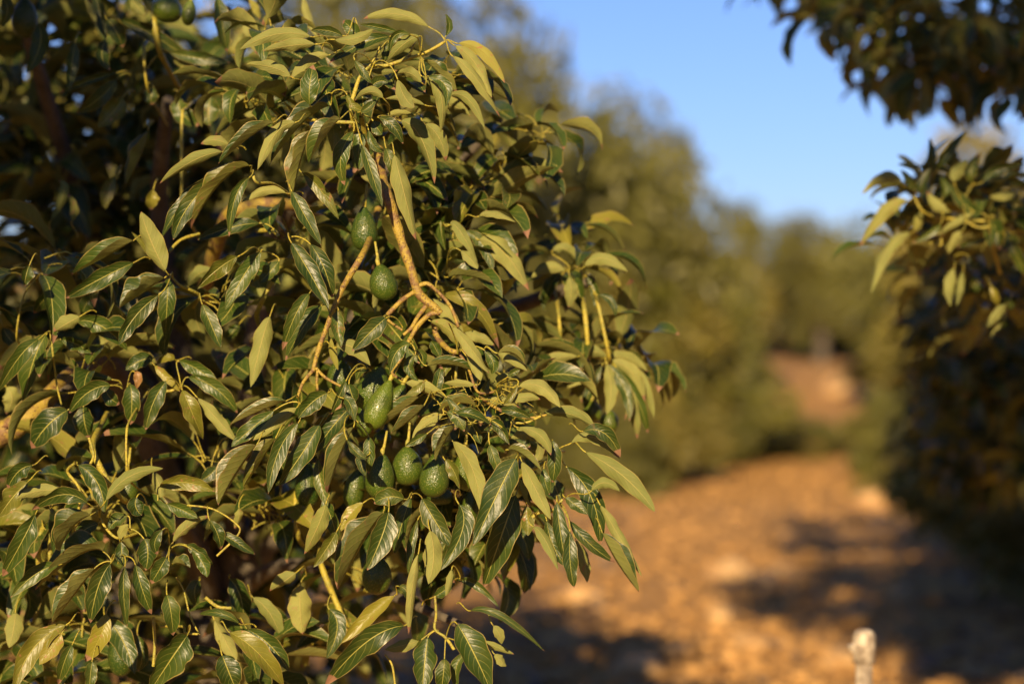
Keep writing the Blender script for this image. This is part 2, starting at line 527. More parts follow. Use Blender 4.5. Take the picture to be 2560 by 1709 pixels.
# rows: base x,y  mid x,y  tip x,y  width  side   U upper side / B pale back / F,G upper with one half rolled over / Y yellowing / R brown
tab(500, 0, 2.61, 4.60, [
 (1490,175,1280,92,1065,125,75,'B'),(1605,235,1628,165,1600,92,45,'U'),(1685,285,1850,345,1990,545,75,'B'),
 (1665,300,1800,420,1905,640,85,'B'),(1650,370,1800,510,1960,765,75,'B'),(1450,500,1570,620,1570,865,90,'B'),
 (1490,500,1600,560,1600,700,80,'U'),(1470,385,1590,470,1685,605,80,'F'),(1430,235,1330,290,1220,405,80,'B'),
 (1370,225,1270,235,1240,350,60,'U'),(1045,280,990,190,930,140,95,'U'),(930,235,830,200,720,200,70,'U'),
 (1300,215,1170,180,1045,160,50,'U'),(1235,240,1050,290,835,420,100,'U'),(720,240,500,225,260,325,85,'B'),
 (750,290,590,300,410,335,85,'B'),(590,500,470,440,300,420,78,'B'),(840,360,700,400,590,520,72,'B'),
 (715,685,715,560,740,425,125,'U'),(1445,540,1370,480,1290,480,75,'B'),(1010,395,1060,470,1120,545,58,'U'),
 (1100,580,1170,530,1225,545,85,'U'),(1195,640,1110,600,1010,660,66,'B'),(1465,685,1340,645,1210,645,42,'B'),
 (830,680,640,770,445,1045,120,'F'),(620,800,490,880,375,1110,85,'B'),(470,790,300,870,110,1055,90,'F'),
 (900,765,780,860,690,1050,120,'F'),(720,850,620,1020,580,1295,120,'F'),(1000,860,920,1020,945,1210,110,'U'),
 (1065,780,1040,930,1030,1110,88,'U'),(1100,850,1130,940,1200,995,60,'U'),(1170,770,1260,820,1325,940,80,'U'),
 (1195,770,1300,740,1405,760,48,'B'),(1310,790,1440,900,1530,1200,135,'B'),(1470,810,1560,900,1605,1050,90,'B'),
 (1215,970,1240,1050,1265,1165,80,'U'),(1270,1010,1330,1250,1410,1565,120,'B'),(1060,950,1120,1130,1190,1350,85,'U'),
 (1130,790,1160,840,1190,880,85,'U'),(320,1160,230,1290,190,1545,85,'U'),(560,1260,420,1245,270,1320,62,'B'),
 (600,1250,680,1400,790,1600,105,'U'),(670,1130,780,1230,905,1430,90,'U'),(1620,625,1750,650,1860,845,62,'B'),
 (1230,280,1215,350,1200,420,60,'U'),(960,620,1010,700,1100,720,60,'U'),(1290,520,1340,640,1400,700,90,'B'),
 (880,260,1020,250,1130,190,70,'B'),(1110,460,1190,470,1290,460,40,'B'),(1050,730,1100,700,1150,650,60,'U'),
], [(1600,270),(1440,380),(1130,430),(1050,755),(345,1125),(1000,790),(1010,120),(1240,780),(860,610)])
tab(0, 0, 2.61, 4.66, [
 (1615,1070,1400,1175,1230,1480,110,'G'),(1450,1140,1240,1330,1130,1565,130,'U'),(1380,1150,1190,1330,1055,1555,95,'U'),
 (1450,990,1260,1050,1040,1200,88,'B'),(1490,945,1400,915,1310,940,72,'B')], [(1640,1130)])
tab(0, 0, 2.61, 5.15, [
 (620,-40,655,100,690,250,88,'U'),(550,-20,600,80,620,175,45,'B'),(690,260,665,370,720,460,100,'U'),
 (760,520,650,640,500,735,110,'U'),(800,640,740,730,640,830,150,'U'),(1000,575,985,630,990,685,100,'U'),
 (1170,640,1190,740,1300,820,130,'U'),(1375,630,1360,730,1370,820,155,'U'),(950,850,880,1000,800,1195,105,'G'),
 (750,1150,700,1260,690,1365,90,'Y'),(1500,640,1620,700,1690,790,110,'B'),(1420,-20,1450,150,1480,340,110,'U'),
 (1600,120,1640,220,1680,360,90,'B'),(1620,-10,1670,60,1700,130,50,'B'),(860,-10,900,50,945,100,80,'B'),
 (920,-10,990,50,1060,95,60,'B'),(1150,330,1200,400,1270,450,110,'B'),(250,150,260,300,170,480,130,'U'),
 (490,280,470,420,450,600,90,'U'),(700,130,760,210,800,310,120,'U'),(10,-10,50,60,10,180,90,'U'),
 (780,130,1000,230,1270,420,100,'U'),(750,480,570,530,380,610,55,'U'),(1100,340,1300,380,1500,410,90,'U'),
 (1980,-20,2010,110,2070,245,52,'B'),(1000,1240,990,1300,985,1370,90,'Y'),(330,1440,420,1250,380,1180,70,'B'),
 (470,1440,480,1360,440,1260,60,'B')], [(960,450),(1390,600),(960,540),(620,-80),(1400,-60)])
tab(700, 500, 2.61, 4.58, [
 (690,770,600,850,470,985,130,'U'),(850,940,760,990,715,1130,105,'U'),(890,985,930,1020,925,1095,80,'U'),
 (1050,1040,1010,960,985,920,72,'U'),(370,960,470,960,590,1080,95,'B'),(270,690,150,830,35,1050,135,'U'),
 (190,610,100,750,15,980,105,'U'),(75,280,190,470,320,710,135,'U'),(200,290,290,450,340,640,120,'U'),
 (380,720,375,830,400,960,100,'U'),(985,790,1120,860,1220,1010,95,'B'),(1130,830,1250,970,1365,1130,82,'B'),
 (960,1070,1130,1050,1290,1120,72,'G'),(1015,1280,1030,1180,1055,1080,75,'U'),(1350,1300,1335,1240,1370,1165,58,'U'),
 (820,1190,950,1220,1100,1300,72,'B'),(1270,1205,1170,1195,1070,1195,48,'B'),(1290,1345,1430,1305,1570,1355,62,'B'),
 (1275,1330,1150,1300,1035,1360,78,'F'),(1475,1320,1590,1285,1700,1300,60,'B'),(1560,1215,1710,1220,1830,1355,98,'B'),
 (1395,1190,1480,1160,1580,1185,66,'B'),(1490,1150,1530,1120,1565,1105,50,'U'),(1335,980,1390,1060,1380,1135,82,'U'),
 (1420,1000,1510,1040,1615,1115,52,'B'),(1430,990,1530,980,1600,1060,60,'G'),(900,1270,760,1360,585,1505,100,'G'),
 (930,1330,840,1400,715,1510,85,'G'),(1060,1400,960,1450,860,1565,78,'B'),(1730,1400,1900,1385,2060,1485,82,'B'),
 (315,880,340,990,380,1110,50,'B'),(585,1110,530,1105,500,1180,70,'U'),(450,1200,465,1260,490,1320,108,'U'),
 (880,1010,840,1090,905,1180,75,'U'),(1140,1010,1090,1080,1060,1160,70,'U'),(1220,1020,1280,1100,1310,1180,60,'B'),
 (1150,1390,1260,1400,1380,1470,80,'U'),(940,1180,890,1240,820,1270,60,'U'),(1090,1290,1150,1390,1160,1480,70,'U'),
 (1550,1210,1500,1290,1460,1330,50,'U'),(430,1180,380,1290,330,1400,60,'U')],
 [(800,830),(850,930),(1160,1000),(1290,1290),(1000,1290),(1400,1250),(560,1100),(1290,1190),(330,760),(60,250)])
tab(700, 500, 2.61, 4.86, [
 (1060,620,1270,700,1430,970,110,'U'),(1300,260,1460,340,1625,590,130,'B'),(1210,200,1330,300,1385,480,90,'U'),
 (1100,490,1230,465,1395,530,82,'G'),(1300,105,1400,90,1540,145,48,'B'),(1110,160,1180,210,1300,440,70,'B'),
 (980,640,1100,760,1200,900,90,'B'),(1200,870,1290,890,1400,950,70,'B'),(1180,330,1240,380,1290,450,70,'B'),
 (1400,560,1440,620,1465,660,40,'U'),(880,390,920,470,940,520,50,'U')], [(1060,170),(1050,600),(1080,480)])
tab(700, 500, 2.61, 5.15, [
 (1990,430,2110,380,2270,470,78,'B'),(1780,330,1880,330,1975,440,80,'B'),(2000,500,2060,600,2050,700,70,'U'),
 (1840,480,1760,560,1730,680,90,'U'),(1860,460,1750,440,1640,510,80,'B'),(1890,500,1900,600,1880,700,90,'B'),
 (2080,620,2160,660,2190,760,60,'U'),(2130,1020,1990,980,1850,1010,90,'B'),(2130,1040,2260,1030,2400,1120,85,'B'),
 (2150,1050,2300,1130,2380,1320,90,'B'),(2140,1070,2250,1240,2280,1440,85,'U'),(2130,1070,2160,1230,2130,1400,90,'B'),
 (2100,1060,1980,1150,1800,1220,80,'B'),(2090,1050,1900,1080,1720,1180,80,'B'),(2100,1080,2020,1250,1990,1360,75,'U'),
 (2180,1060,2350,1180,2440,1420,85,'B'),(2190,1080,2330,1300,2400,1520,85,'U'),(2200,1110,2290,1350,2330,1560,85,'B'),
 (1950,1000,1800,960,1680,1010,70,'B'),(1940,1020,1760,1050,1620,1150,80,'B')], [(1900,460),(2140,1030),(1960,1010)])
tab(500, 900, 2.61, 4.56, [
 (830,215,730,275,640,380,130,'U'),(555,255,390,300,190,405,82,'F'),(630,310,490,400,345,525,85,'B'),
 (480,330,330,450,205,565,110,'U'),(350,540,200,700,95,930,145,'F'),(480,500,380,620,265,825,95,'F'),
 (640,410,510,600,445,870,115,'U'),(780,420,670,600,515,820,150,'U'),(985,300,860,440,735,620,135,'U'),
 (985,430,870,620,810,860,112,'F'),(770,640,790,800,835,955,90,'U'),(800,900,860,1040,900,1195,110,'U'),
 (820,940,770,1080,680,1265,110,'B'),(1065,930,980,1010,920,1115,90,'R'),(890,1120,830,1220,740,1350,100,'Y'),
 (1170,980,990,1180,870,1480,175,'F'),(1230,990,1185,1150,1090,1370,175,'U'),(1375,900,1320,1060,1270,1265,112,'U'),
 (1330,905,1230,890,1135,935,122,'U'),(1450,900,1530,1040,1650,1225,142,'U'),(1690,940,1710,1110,1570,1370,140,'U'),
 (1600,650,1660,730,1695,840,88,'Y'),(1650,530,1780,720,1835,1010,112,'B'),(1610,340,1680,380,1725,465,85,'U'),
 (1650,425,1570,500,1520,645,102,'F'),(1900,400,1960,440,2020,550,88,'U'),(1780,420,1800,480,1835,545,75,'U'),
 (1890,550,1920,640,1960,765,75,'U'),(2030,510,2140,485,2230,550,74,'B'),(2080,440,2220,490,2290,620,80,'B'),
 (2020,575,2110,590,2235,710,66,'G'),(2100,660,2190,840,2290,1040,95,'B'),(2080,760,2120,850,2165,950,75,'G'),
 (2130,950,2140,1050,2140,1145,96,'U'),(1100,500,1105,600,1100,740,85,'U'),(1090,620,1050,660,1085,760,72,'U'),
 (1950,400,1880,470,1850,520,60,'U'),(2160,380,2050,330,1950,330,70,'U'),(1480,480,1410,520,1340,560,60,'U'),
 (940,250,980,290,1010,400,80,'U'),(960,520,1020,600,1090,640,60,'U')],
 [(650,280),(840,215),(1150,930),(1380,880),(1700,880),(2080,620),(1620,330),(1900,380),(2040,400),(1210,900),(980,380),(2130,930)])
tab(500, 900, 2.61, 4.50, [
 (2060,640,1950,850,1780,1210,195,'U')], [(2080,620)])
tab(500, 900, 2.61, 4.66, [
 (2060,880,1965,1150,1850,1485,205,'U'),(1500,1110,1525,1280,1490,1460,125,'B'),(1420,1040,1380,1200,1360,1400,60,'U')], [(2080,620),(1520,1080)])
tab(900, 900, 2.763, 4.56, [
 (1460,570,1620,535,1795,680,78,'B'),(1540,490,1690,505,1800,670,112,'U'),(1560,635,1830,810,2040,1050,120,'B'),
 (1260,380,1440,370,1640,475,80,'B'),(1330,555,1345,700,1330,845,112,'U'),(1430,740,1600,950,1660,1275,155,'U'),
 (1360,980,1385,1200,1425,1425,118,'U'),(1290,1110,1330,1270,1420,1420,110,'U'),(1450,1180,1450,1380,1480,1570,112,'U'),
 (1600,900,1690,845,1795,905,76,'B'),(1660,1000,1780,1200,1950,1495,80,'B'),(1690,1180,1810,1360,1948,1589,125,'F'),
 (1450,1110,1590,1270,1765,1395,95,'U'),(1420,950,1490,1000,1575,1065,85,'U'),(1270,750,1280,840,1310,930,75,'U'),
 (1200,1150,1280,1240,1370,1450,75,'B'),(1210,700,1240,640,1230,560,60,'B')],
 [(1250,380),(1350,640),(1370,1000),(1210,1070),(1290,710),(1420,960)])
tab(900, 900, 2.763, 4.82, [
 (1490,1240,1545,1380,1570,1535,85,'B'),(1340,820,1360,900,1400,960,120,'U'),(1120,600,1160,560,1290,640,120,'B')], [(1420,960)])
tab(0, 500, 2.61, 4.74, [
 (1080,460,990,280,920,75,150,'B'),(1090,480,980,340,860,210,50,'Y'),(860,250,680,325,450,470,112,'F'),
 (870,410,660,510,430,640,130,'U'),(1060,490,900,560,765,680,140,'F'),(1035,620,880,760,775,945,130,'U'),
 (1100,510,1090,680,1080,915,118,'U'),(1700,340,1585,500,1470,715,130,'U'),(1550,370,1420,450,1285,580,120,'U'),
 (1820,400,1760,470,1690,540,105,'U'),(1320,680,1380,820,1440,965,112,'U'),(500,790,660,820,835,980,130,'U'),
 (300,880,215,1060,150,1345,160,'U'),(250,910,120,1030,-20,1260,115,'U'),(400,910,500,940,600,1000,95,'U'),
 (520,760,430,810,350,860,105,'B'),(730,1170,600,1150,455,1140,64,'U'),(720,1210,580,1250,450,1390,125,'U'),
 (850,1200,860,1320,850,1465,122,'U'),(1085,1180,1000,1320,950,1500,122,'U'),(1230,1155,1410,1230,1550,1390,112,'U'),
 (1190,1240,1250,1380,1325,1560,120,'U'),(1170,1050,1300,1110,1440,1225,100,'U'),(440,1370,310,1470,205,1620,190,'U'),
 (545,1350,550,1440,580,1550,145,'U'),(1000,1030,910,1050,820,1110,108,'U'),(1760,760,1700,950,1635,1220,122,'B'),
 (1290,1290,1420,1430,1540,1570,85,'B'),(1010,1080,1080,1150,1175,1250,60,'R'),(190,430,170,490,160,560,98,'U'),
 (1690,150,1500,180,1285,260,110,'U'),(880,1120,900,1160,890,1230,60,'R'),(690,1230,720,1290,780,1330,100,'U'),
 (1140,1040,1090,1030,1020,1070,60,'Y')],
 [(1130,510),(330,870),(1180,1230),(830,1220),(800,1230),(1690,340),(1820,240),(1300,620),(1400,880),(530,1330)])
tab(0, 500, 2.61, 5.0, [
 (400,590,300,640,220,740,120,'U'),(610,640,560,680,540,750,100,'U'),(1230,560,1300,480,1390,460,90,'B'),(100,700,60,760,110,850,110,'U'),
 (20,830,60,900,130,960,90,'U'),(1680,470,1690,550,1720,640,100,'B'),(40,1220,80,1300,40,1400,120,'B'),(700,1000,690,900,640,840,110,'B'),
 (1990,240,2060,300,2090,420,110,'B'),(280,700,200,690,120,720,70,'U'),(0,690,60,740,110,850,80,'U'),(2150,700,2190,790,2160,900,110,'U'),
 (1880,990,1930,1040,1870,1130,90,'U'),(1560,810,1520,860,1480,900,80,'U')], [(350,560),(1240,600),(230,720)])
tab(0, 1109, 2.61, 4.58, [
 (690,370,840,215,1065,160,85,'B'),(510,140,640,260,680,460,132,'U'),(570,385,400,330,205,435,122,'U'),
 (430,320,270,305,105,362,82,'B'),(570,450,420,520,370,680,150,'F'),(640,520,560,555,500,610,112,'U'),
 (780,620,795,570,840,525,64,'B'),(1040,280,1210,250,1400,310,112,'U'),(1090,390,1190,430,1290,485,100,'U'),
 (890,350,885,410,925,465,122,'U'),(1130,640,1230,540,1370,470,82,'B'),(1220,660,1300,705,1390,795,85,'U'),
 (790,640,795,720,805,795,92,'U'),(940,620,965,710,950,825,150,'U'),(1085,740,1045,810,985,912,112,'U'),
 (1130,770,1190,755,1245,795,78,'F'),(660,680,480,680,215,928,150,'F'),(720,780,640,930,590,1168,152,'U'),
 (815,800,805,960,830,1190,84,'U'),(885,790,925,940,990,1110,112,'U'),(600,800,450,950,320,1155,130,'F'),
 (230,460,140,640,15,865,142,'U'),(1090,985,1115,1100,1130,1250,122,'U'),(1560,1170,1440,1105,1300,1110,60,'U'),
 (1220,1250,1130,1380,980,1610,225,'X'),(1450,1380,1490,1480,1540,1600,180,'X'),(1500,1230,1680,1360,1855,1580,152,'U'),
 (1620,1210,1770,1320,1885,1480,132,'U'),(690,1110,650,1260,555,1420,132,'Y'),(600,1420,590,1500,580,1620,90,'U'),
 (430,1180,210,1340,90,1620,145,'Y'),(400,1240,340,1330,255,1440,120,'R'),(470,1310,420,1420,380,1570,95,'U'),
 (210,140,120,180,50,290,115,'U'),(180,250,80,350,-10,480,150,'U'),(1370,500,1420,590,1440,690,92,'U'),
 (1440,580,1540,640,1665,720,75,'U'),(830,470,760,500,710,560,100,'U'),(1060,560,1010,640,1030,720,80,'U'),
 (1250,690,1330,790,1350,870,90,'U'),(380,790,230,850,70,1000,110,'U')],
 [(650,480),(650,490),(1030,370),(960,400),(770,780),(730,770),(1230,1230),(1290,1240),(1110,690),(480,120),(850,560),(330,420)])
tab(0, 1109, 2.61, 4.80, [
 (1500,880,1570,1000,1590,1180,142,'U'),(1650,1000,1770,1120,1845,1325,105,'B'),(1960,920,1960,1080,1975,1240,150,'B'),
 (1420,150,1370,200,1310,240,90,'U'),(1930,840,1850,900,1760,960,110,'B'),(700,1150,800,1280,880,1500,150,'U'),(100,1100,90,1200,60,1330,110,'B'),
 (1560,420,1560,480,1530,560,60,'B'),(1000,180,1040,270,1050,350,80,'B'),(300,560,360,600,360,650,90,'B'),(2150,1080,2200,1200,2130,1400,130,'U'),
 (900,1250,930,1370,900,1480,90,'U'),(1400,1150,1480,1300,1540,1420,100,'B'),(1300,890,1270,960,1290,1060,110,'U')], [(1500,860),(2000,860),(1300,880)])
tab(700, 1250, 3.356, 4.58, [
 (1040,1050,720,1190,370,1570,225,'X'),(1240,1150,1215,1350,1190,1620,215,'X'),(1490,1040,1620,1270,1770,1600,275,'U'),
 (1160,1180,1030,1215,880,1250,105,'B'),(1600,925,1850,970,2220,1265,70,'U'),(1480,670,1650,710,1835,895,75,'U'),
 (1290,810,1370,760,1470,690,92,'U'),(960,800,750,970,510,1200,140,'Y'),(1380,1330,1370,1460,1350,1620,140,'U'),
 (1680,1180,1810,1230,1965,1290,62,'B'),(1800,1290,1850,1340,1900,1390,82,'B'),(1790,1050,1840,1120,1860,1205,82,'B'),
 (1160,450,1110,750,1080,1125,92,'B'),(1440,580,1425,680,1390,805,62,'B'),(1560,1290,1480,1400,1490,1600,100,'U'),
 (1000,720,1060,760,1080,860,80,'U')],
 [(1330,1090),(1350,1110),(1390,1160),(1520,670),(980,790)])
RT = [
 (510,420,400,375,275,480,85,'B'),(545,530,400,600,265,795,98,'B'),(565,740,400,860,335,1100,112,'B'),
 (745,320,800,220,910,95,85,'U'),(700,320,700,220,690,140,75,'U'),(630,340,560,300,495,295,42,'B'),
 (970,400,960,330,1015,235,102,'U'),(1040,400,1150,320,1290,300,85,'U'),(1030,610,930,560,830,430,105,'U'),
 (850,400,870,340,930,270,92,'B'),(760,680,700,730,600,790,72,'U'),(970,610,880,660,760,740,62,'B'),
 (850,970,820,1080,830,1190,82,'B'),(910,990,890,1090,870,1190,62,'B'),(1210,790,1260,880,1310,1000,102,'Y'),
 (1060,780,980,790,880,830,62,'U'),(1200,1200,1130,1270,1080,1340,72,'B'),(1160,1330,1120,1370,1090,1430,42,'B'),
 (630,600,610,660,600,720,72,'B'),(900,730,860,780,820,860,72,'B'),(1250,480,1170,500,1100,500,62,'B'),
 (590,460,560,400,510,340,70,'U'),(780,500,790,440,760,380,80,'U'),(820,600,740,560,690,480,80,'B'),
 (950,900,980,940,1030,930,70,'U'),(1090,1080,1120,1150,1130,1200,70,'Y'),(640,470,640,420,690,330,90,'U'),(1180,400,1250,400,1330,420,70,'U')]
RT_NODES = [(1070,640),(590,500),(760,600),(900,560)]


def petiole(acc, node, base, T0, r=0.00135, mi=1):
    n, b = Vector(node), Vector(base)
    d = (b - n).length
    c1 = n + Vector((0, 0, 0.25 * d)) + (b - n) * 0.25
    c2 = b - Vector(T0) * 0.27 * d
    pts = []
    for i in range(8):
        t = i / 7
        pts.append((1 - t) ** 3 * n + 3 * t * (1 - t) ** 2 * c1 + 3 * t * t * (1 - t) * c2 + t ** 3 * b)
    # the petiole runs on as the raised midrib
    v, f = tube(pts, [r * 1.15] * 2 + [r] * 6, 5, cap=False)
    acc.add(v, f, mi=mi)


def make_leaf(parent_base, P0, M, P1, W, side, seed, node=None, ragged=0.0):
    """a single leaf with its petiole as one mesh, coordinates relative to parent_base"""
    r = random.Random(seed)
    camdir = (Vector((0, 0, 1.5)) - M).normalized()
    T = (P1 - P0).normalized()
    S = T.cross(camdir).normalized()
    roll = r.uniform(-0.4, 0.4)
    N = camdir * math.cos(roll) + S * math.sin(roll)
    age, tip = 0.0, max(0.0, r.choice((0, 0, 0, 0.015, 0.03, 0.05, 0.09)) + r.uniform(-.01, .01))
    cl, cr = r.uniform(0.15, 0.8), r.uniform(0.15, 0.8)
    if side == 'B':
        N = -N; W *= 1.08
        cl, cr = r.uniform(0.1, 1.0), r.uniform(0.1, 1.0)
    fold = 0.12
    if side in 'FG':
        sg = 1 if S.z > 0 else -1
        if abs(S.z) < 0.35: sg = 1 if side == 'F' else -1
        S = S * sg
        an_ = r.uniform(1.1, 1.3)
        N = camdir * math.cos(an_) + S * math.sin(an_)
        fold = r.uniform(1.2, 1.9); cl, cr = r.uniform(.1, .4), r.uniform(.1, .4)
        W *= 1.75
        sh = S * (-.22 * W)
        M = M + sh; P1 = P1 + sh * .5; P0 = P0 + sh * .4
    if side == 'Y': age = r.uniform(.35, .6)
    if side == 'R': age = r.uniform(.7, .95)
    if side == 'X': ragged = 0.22
    elif r.random() < 0.16: age = r.uniform(.1, .45)
    if r.random() < 0.10: ragged = r.uniform(.08, .25)
    acc = Acc()
    v, f, uv, T0 = bl(P0, M, P1, W, N, cl, cr, r.uniform(.04, .16), seed, 22, 10, ragged=ragged, fold=fold)
    acc.add(v, f, uv, 0, r.random(), age, tip)
    if node is not None:
        petiole(acc, node, P0, T0)
    # midrib as a thin raised cord on the upper side
    for k in range(len(acc.v)):
        acc.v[k] = acc.v[k] - np.array(parent_base, np.float32)
    return acc


def bake_table(tb, parent_base, seed0, out):
    ox, oy, s, D, rows, nodes = tb
    for i, (bx, by, mx, my, tx, ty, w, side) in enumerate(rows):
        r = random.Random(seed0 + i)
        d = D + r.uniform(-0.085, 0.085)
        L = math.hypot(tx - bx, ty - by) / s / F * D
        nearest = min(nodes, key=lambda n: (n[0] - bx) ** 2 + (n[1] - by) ** 2)
        nd = math.hypot(nearest[0] - bx, nearest[1] - by) / s
        P0 = P(ox + bx / s, oy + by / s, d)
        bulge = 0.10 * L if side != 'B' else 0.04 * L
        M = P(ox + mx / s, oy + my / s, d - bulge)
        P1 = P(ox + tx / s, oy + ty / s, d + r.uniform(-.25, .20) * L)
        if nd < 72:
            node = P(ox + nearest[0] / s, oy + nearest[1] / s, D + 0.03)
        else:   # stalk that runs back into the crown
            dv = (P0 - P1).normalized()
            node = P0 + (dv * 0.6 + Vector((0, 0.8, -0.1))) * 0.05
        if nd > 8 or True:
            W = w / s / F * d * 1.02
        out.append((P0, M, P1, W, side, seed0 + i, node))


# ------------------------------------------------------------------ generated whorls (leaves further back)
TPL = []
for k in range(14):
    r = random.Random(900 + k)
    droop = r.uniform(0.5, 2.1)
    # midrib: leaves along +X and bends down
    pts = []
    x = z = 0.0
    ang = r.uniform(0.1, 0.5)
    P0t = np.array([0.0, 0, 0]);
    seg = 20; xs_, zs_ = [0], [0]
    for q in range(seg):
        an = ang - droop * (q / seg)
        x += math.cos(an) / seg; z += math.sin(an) / seg
        xs_.append(x); zs_.append(z)
    Mt = (xs_[10], r.uniform(-.06, .06), zs_[10]); P1t = (xs_[-1], r.uniform(-.1, .1), zs_[-1])
    v, f, uv, T0 = bl((0, 0, 0), Mt, P1t, r.uniform(.30, .42), (0, 0, 1), r.uniform(.2, 1.1), r.uniform(.2, 1.1), r.uniform(.02, .1), 70 + k, 10, 4)
    ct = np.array(T0)
    pv, pf = tube([Vector((-.26, 0, -.16)), Vector((-.17, 0, -.07)), Vector((-.08, 0, -.08 * T0[2])), Vector((0, 0, 0))], [.011, .010, .009, .008], 4, cap=False)
    pv = np.array(pv)
    sh = np.array([.26, 0, .16])     # petiole foot becomes the origin
    TPL.append((v + sh, f, uv, pv + sh, np.array(pf)))


def rot_to(az, tilt, spin):
    return (Matrix.Rotation(az, 3, 'Z') @ Matrix.Rotation(-tilt, 3, 'Y') @ Matrix.Rotation(spin, 3, 'X'))


def whorl(c, n, r, lmin=.11, lmax=.2, tilt0=0.1):
    """list of (template, 3x3 matrix, origin, scale, rnd, age, tip)"""
    L = []
    off = r.uniform(0, 6.28)
    for i in range(n):
        az = off + i * 2.4 + r.uniform(-.3, .3)
        tilt = tilt0 + r.uniform(-.7, .6)
        mt = rot_to(az, tilt, r.uniform(-.7, .7))
        o = Vector(c) + Vector((r.uniform(-1, 1), r.uniform(-1, 1), r.uniform(-1.6, 1))) * .02
        age = 0.0 if r.random() < .85 else r.uniform(.1, .6)
        L.append((r.randrange(len(TPL)), np.array(mt), np.array(o), r.uniform(lmin, lmax), r.random(), age, max(0, r.uniform(-.05, .1))))
    return L


def add_gen(acc, g, base):
    k, m, o, s, rnd, age, tip = g
    v, f, uv, pv, pf = TPL[k]
    acc.add(v @ m.T * s + o - base, f, uv, 0, rnd, age, tip)
    acc.add(pv @ m.T * s + o - base, pf, None, 1, rnd)


def inside(poly, x, y):
    c = False
    j = len(poly) - 1
    for i in range(len(poly)):
        if (poly[i][1] > y) != (poly[j][1] > y) and x < (poly[j][0] - poly[i][0]) * (y - poly[i][1]) / (poly[j][1] - poly[i][1]) + poly[i][0]:
            c = not c
        j = i
    return c


# ================================================================== the near avocado tree
TB = Vector((-0.85, 6.3, 0))
near = obj('avocado_tree', None, loc=TB)
tag(near, 'large leafy avocado tree in sharp focus, its fruiting boughs hanging beside the track', 'avocado tree', 'avocado trees of the orchard')
baseN = np.array(TB)


def branch(name, ctrl, parent, basev, mat, sides=8, per=6, knots=False, run=False):
    if run:      # the twig comes out of the crown and goes back into it
        a_, b_ = ctrl[0], ctrl[-1]
        da = (Vector(a_[0]) - Vector(ctrl[1][0])).normalized(); db = (Vector(b_[0]) - Vector(ctrl[-2][0])).normalized()
        ctrl = [(Vector(a_[0]) + da * .06 + Vector((0, .30, .02)), a_[1]), (Vector(a_[0]) + da * .03 + Vector((0, .06, 0)), a_[1])] + list(ctrl) + \
               [(Vector(b_[0]) + db * .03 + Vector((0, .06, 0)), b_[1]), (Vector(b_[0]) + db * .05 + Vector((0, .30, -.02)), b_[1] * .8)]
    if name == 'branch': ctrl = [(p_, r_ * .6) for p_, r_ in ctrl]
    pts, rad = smooth_path(ctrl, per)
    if knots:
        for i in range(len(rad)):
            rad[i] *= 1 + 0.22 * noise.noise(pts[i] * 40)
    v, f = tube(pts, rad, sides)
    acc = Acc(); acc.add(np.array(v) - np.array(basev), f)
    return obj(name, acc.mesh(name, [mat]), parent)


def Z(ox, oy, s, D):
    return lambda x, y, dd=0.0: P(ox + x / s, oy + y / s, D + dd)


# trunk and limbs
branch('trunk', [(TB + Vector((0, 0, -.1)), .16), (TB + Vector((.03, 0, .35)), .13), (TB + Vector((.1, -.1, .8)), .11)], near, TB, M_trunk, 12)
fork = TB + Vector((.1, -.1, .8))
q = Z(700, 500, 2.61, 4.62)
for tgt, r0, mid_ in ((P(965, 420, 4.95), .05, P(700, 560, 5.6)), (P(150, 990, 5.0), .06, P(260, 900, 5.6)), (P(420, 250, 5.5), .05, P(400, 560, 5.9)),
                      (P(1480, 700, 5.3), .045, P(1100, 860, 5.7)), (P(300, 1450, 4.9), .035, P(420, 1300, 5.5)), (P(1150, 1560, 4.8), .03, P(800, 1420, 5.4)),
                      (P(60, 60, 5.6), .05, P(200, 500, 6.1)), (P(1250, 300, 5.3), .03, P(1000, 600, 5.6))):
    r0 *= .62
    branch('limb', [(fork, r0 * 1.2), (fork.lerp(mid_, .5) + Vector((0, 0, .05)), r0), (mid_, r0 * .8), (tgt, r0 * .42)], near, TB, M_trunk, 10)
# the big sunlit limb at the lower left edge and the arching one behind the leaves
branch('limb', [(P(-140, 1130, 4.98), .030), (P(20, 1075, 4.95), .026), (P(95, 1020, 4.97), .022), (P(150, 960, 5.05), .016), (P(230, 880, 5.4), .012)], near, TB, M_branch, 12, knots=True)
branch('limb', [(P(500, 760, 5.6), .018), (P(560, 560, 5.25), .017), (P(620, 515, 5.2), .015), (P(740, 515, 5.25), .012), (P(830, 560, 5.5), .010)], near, TB, M_branch, 10)
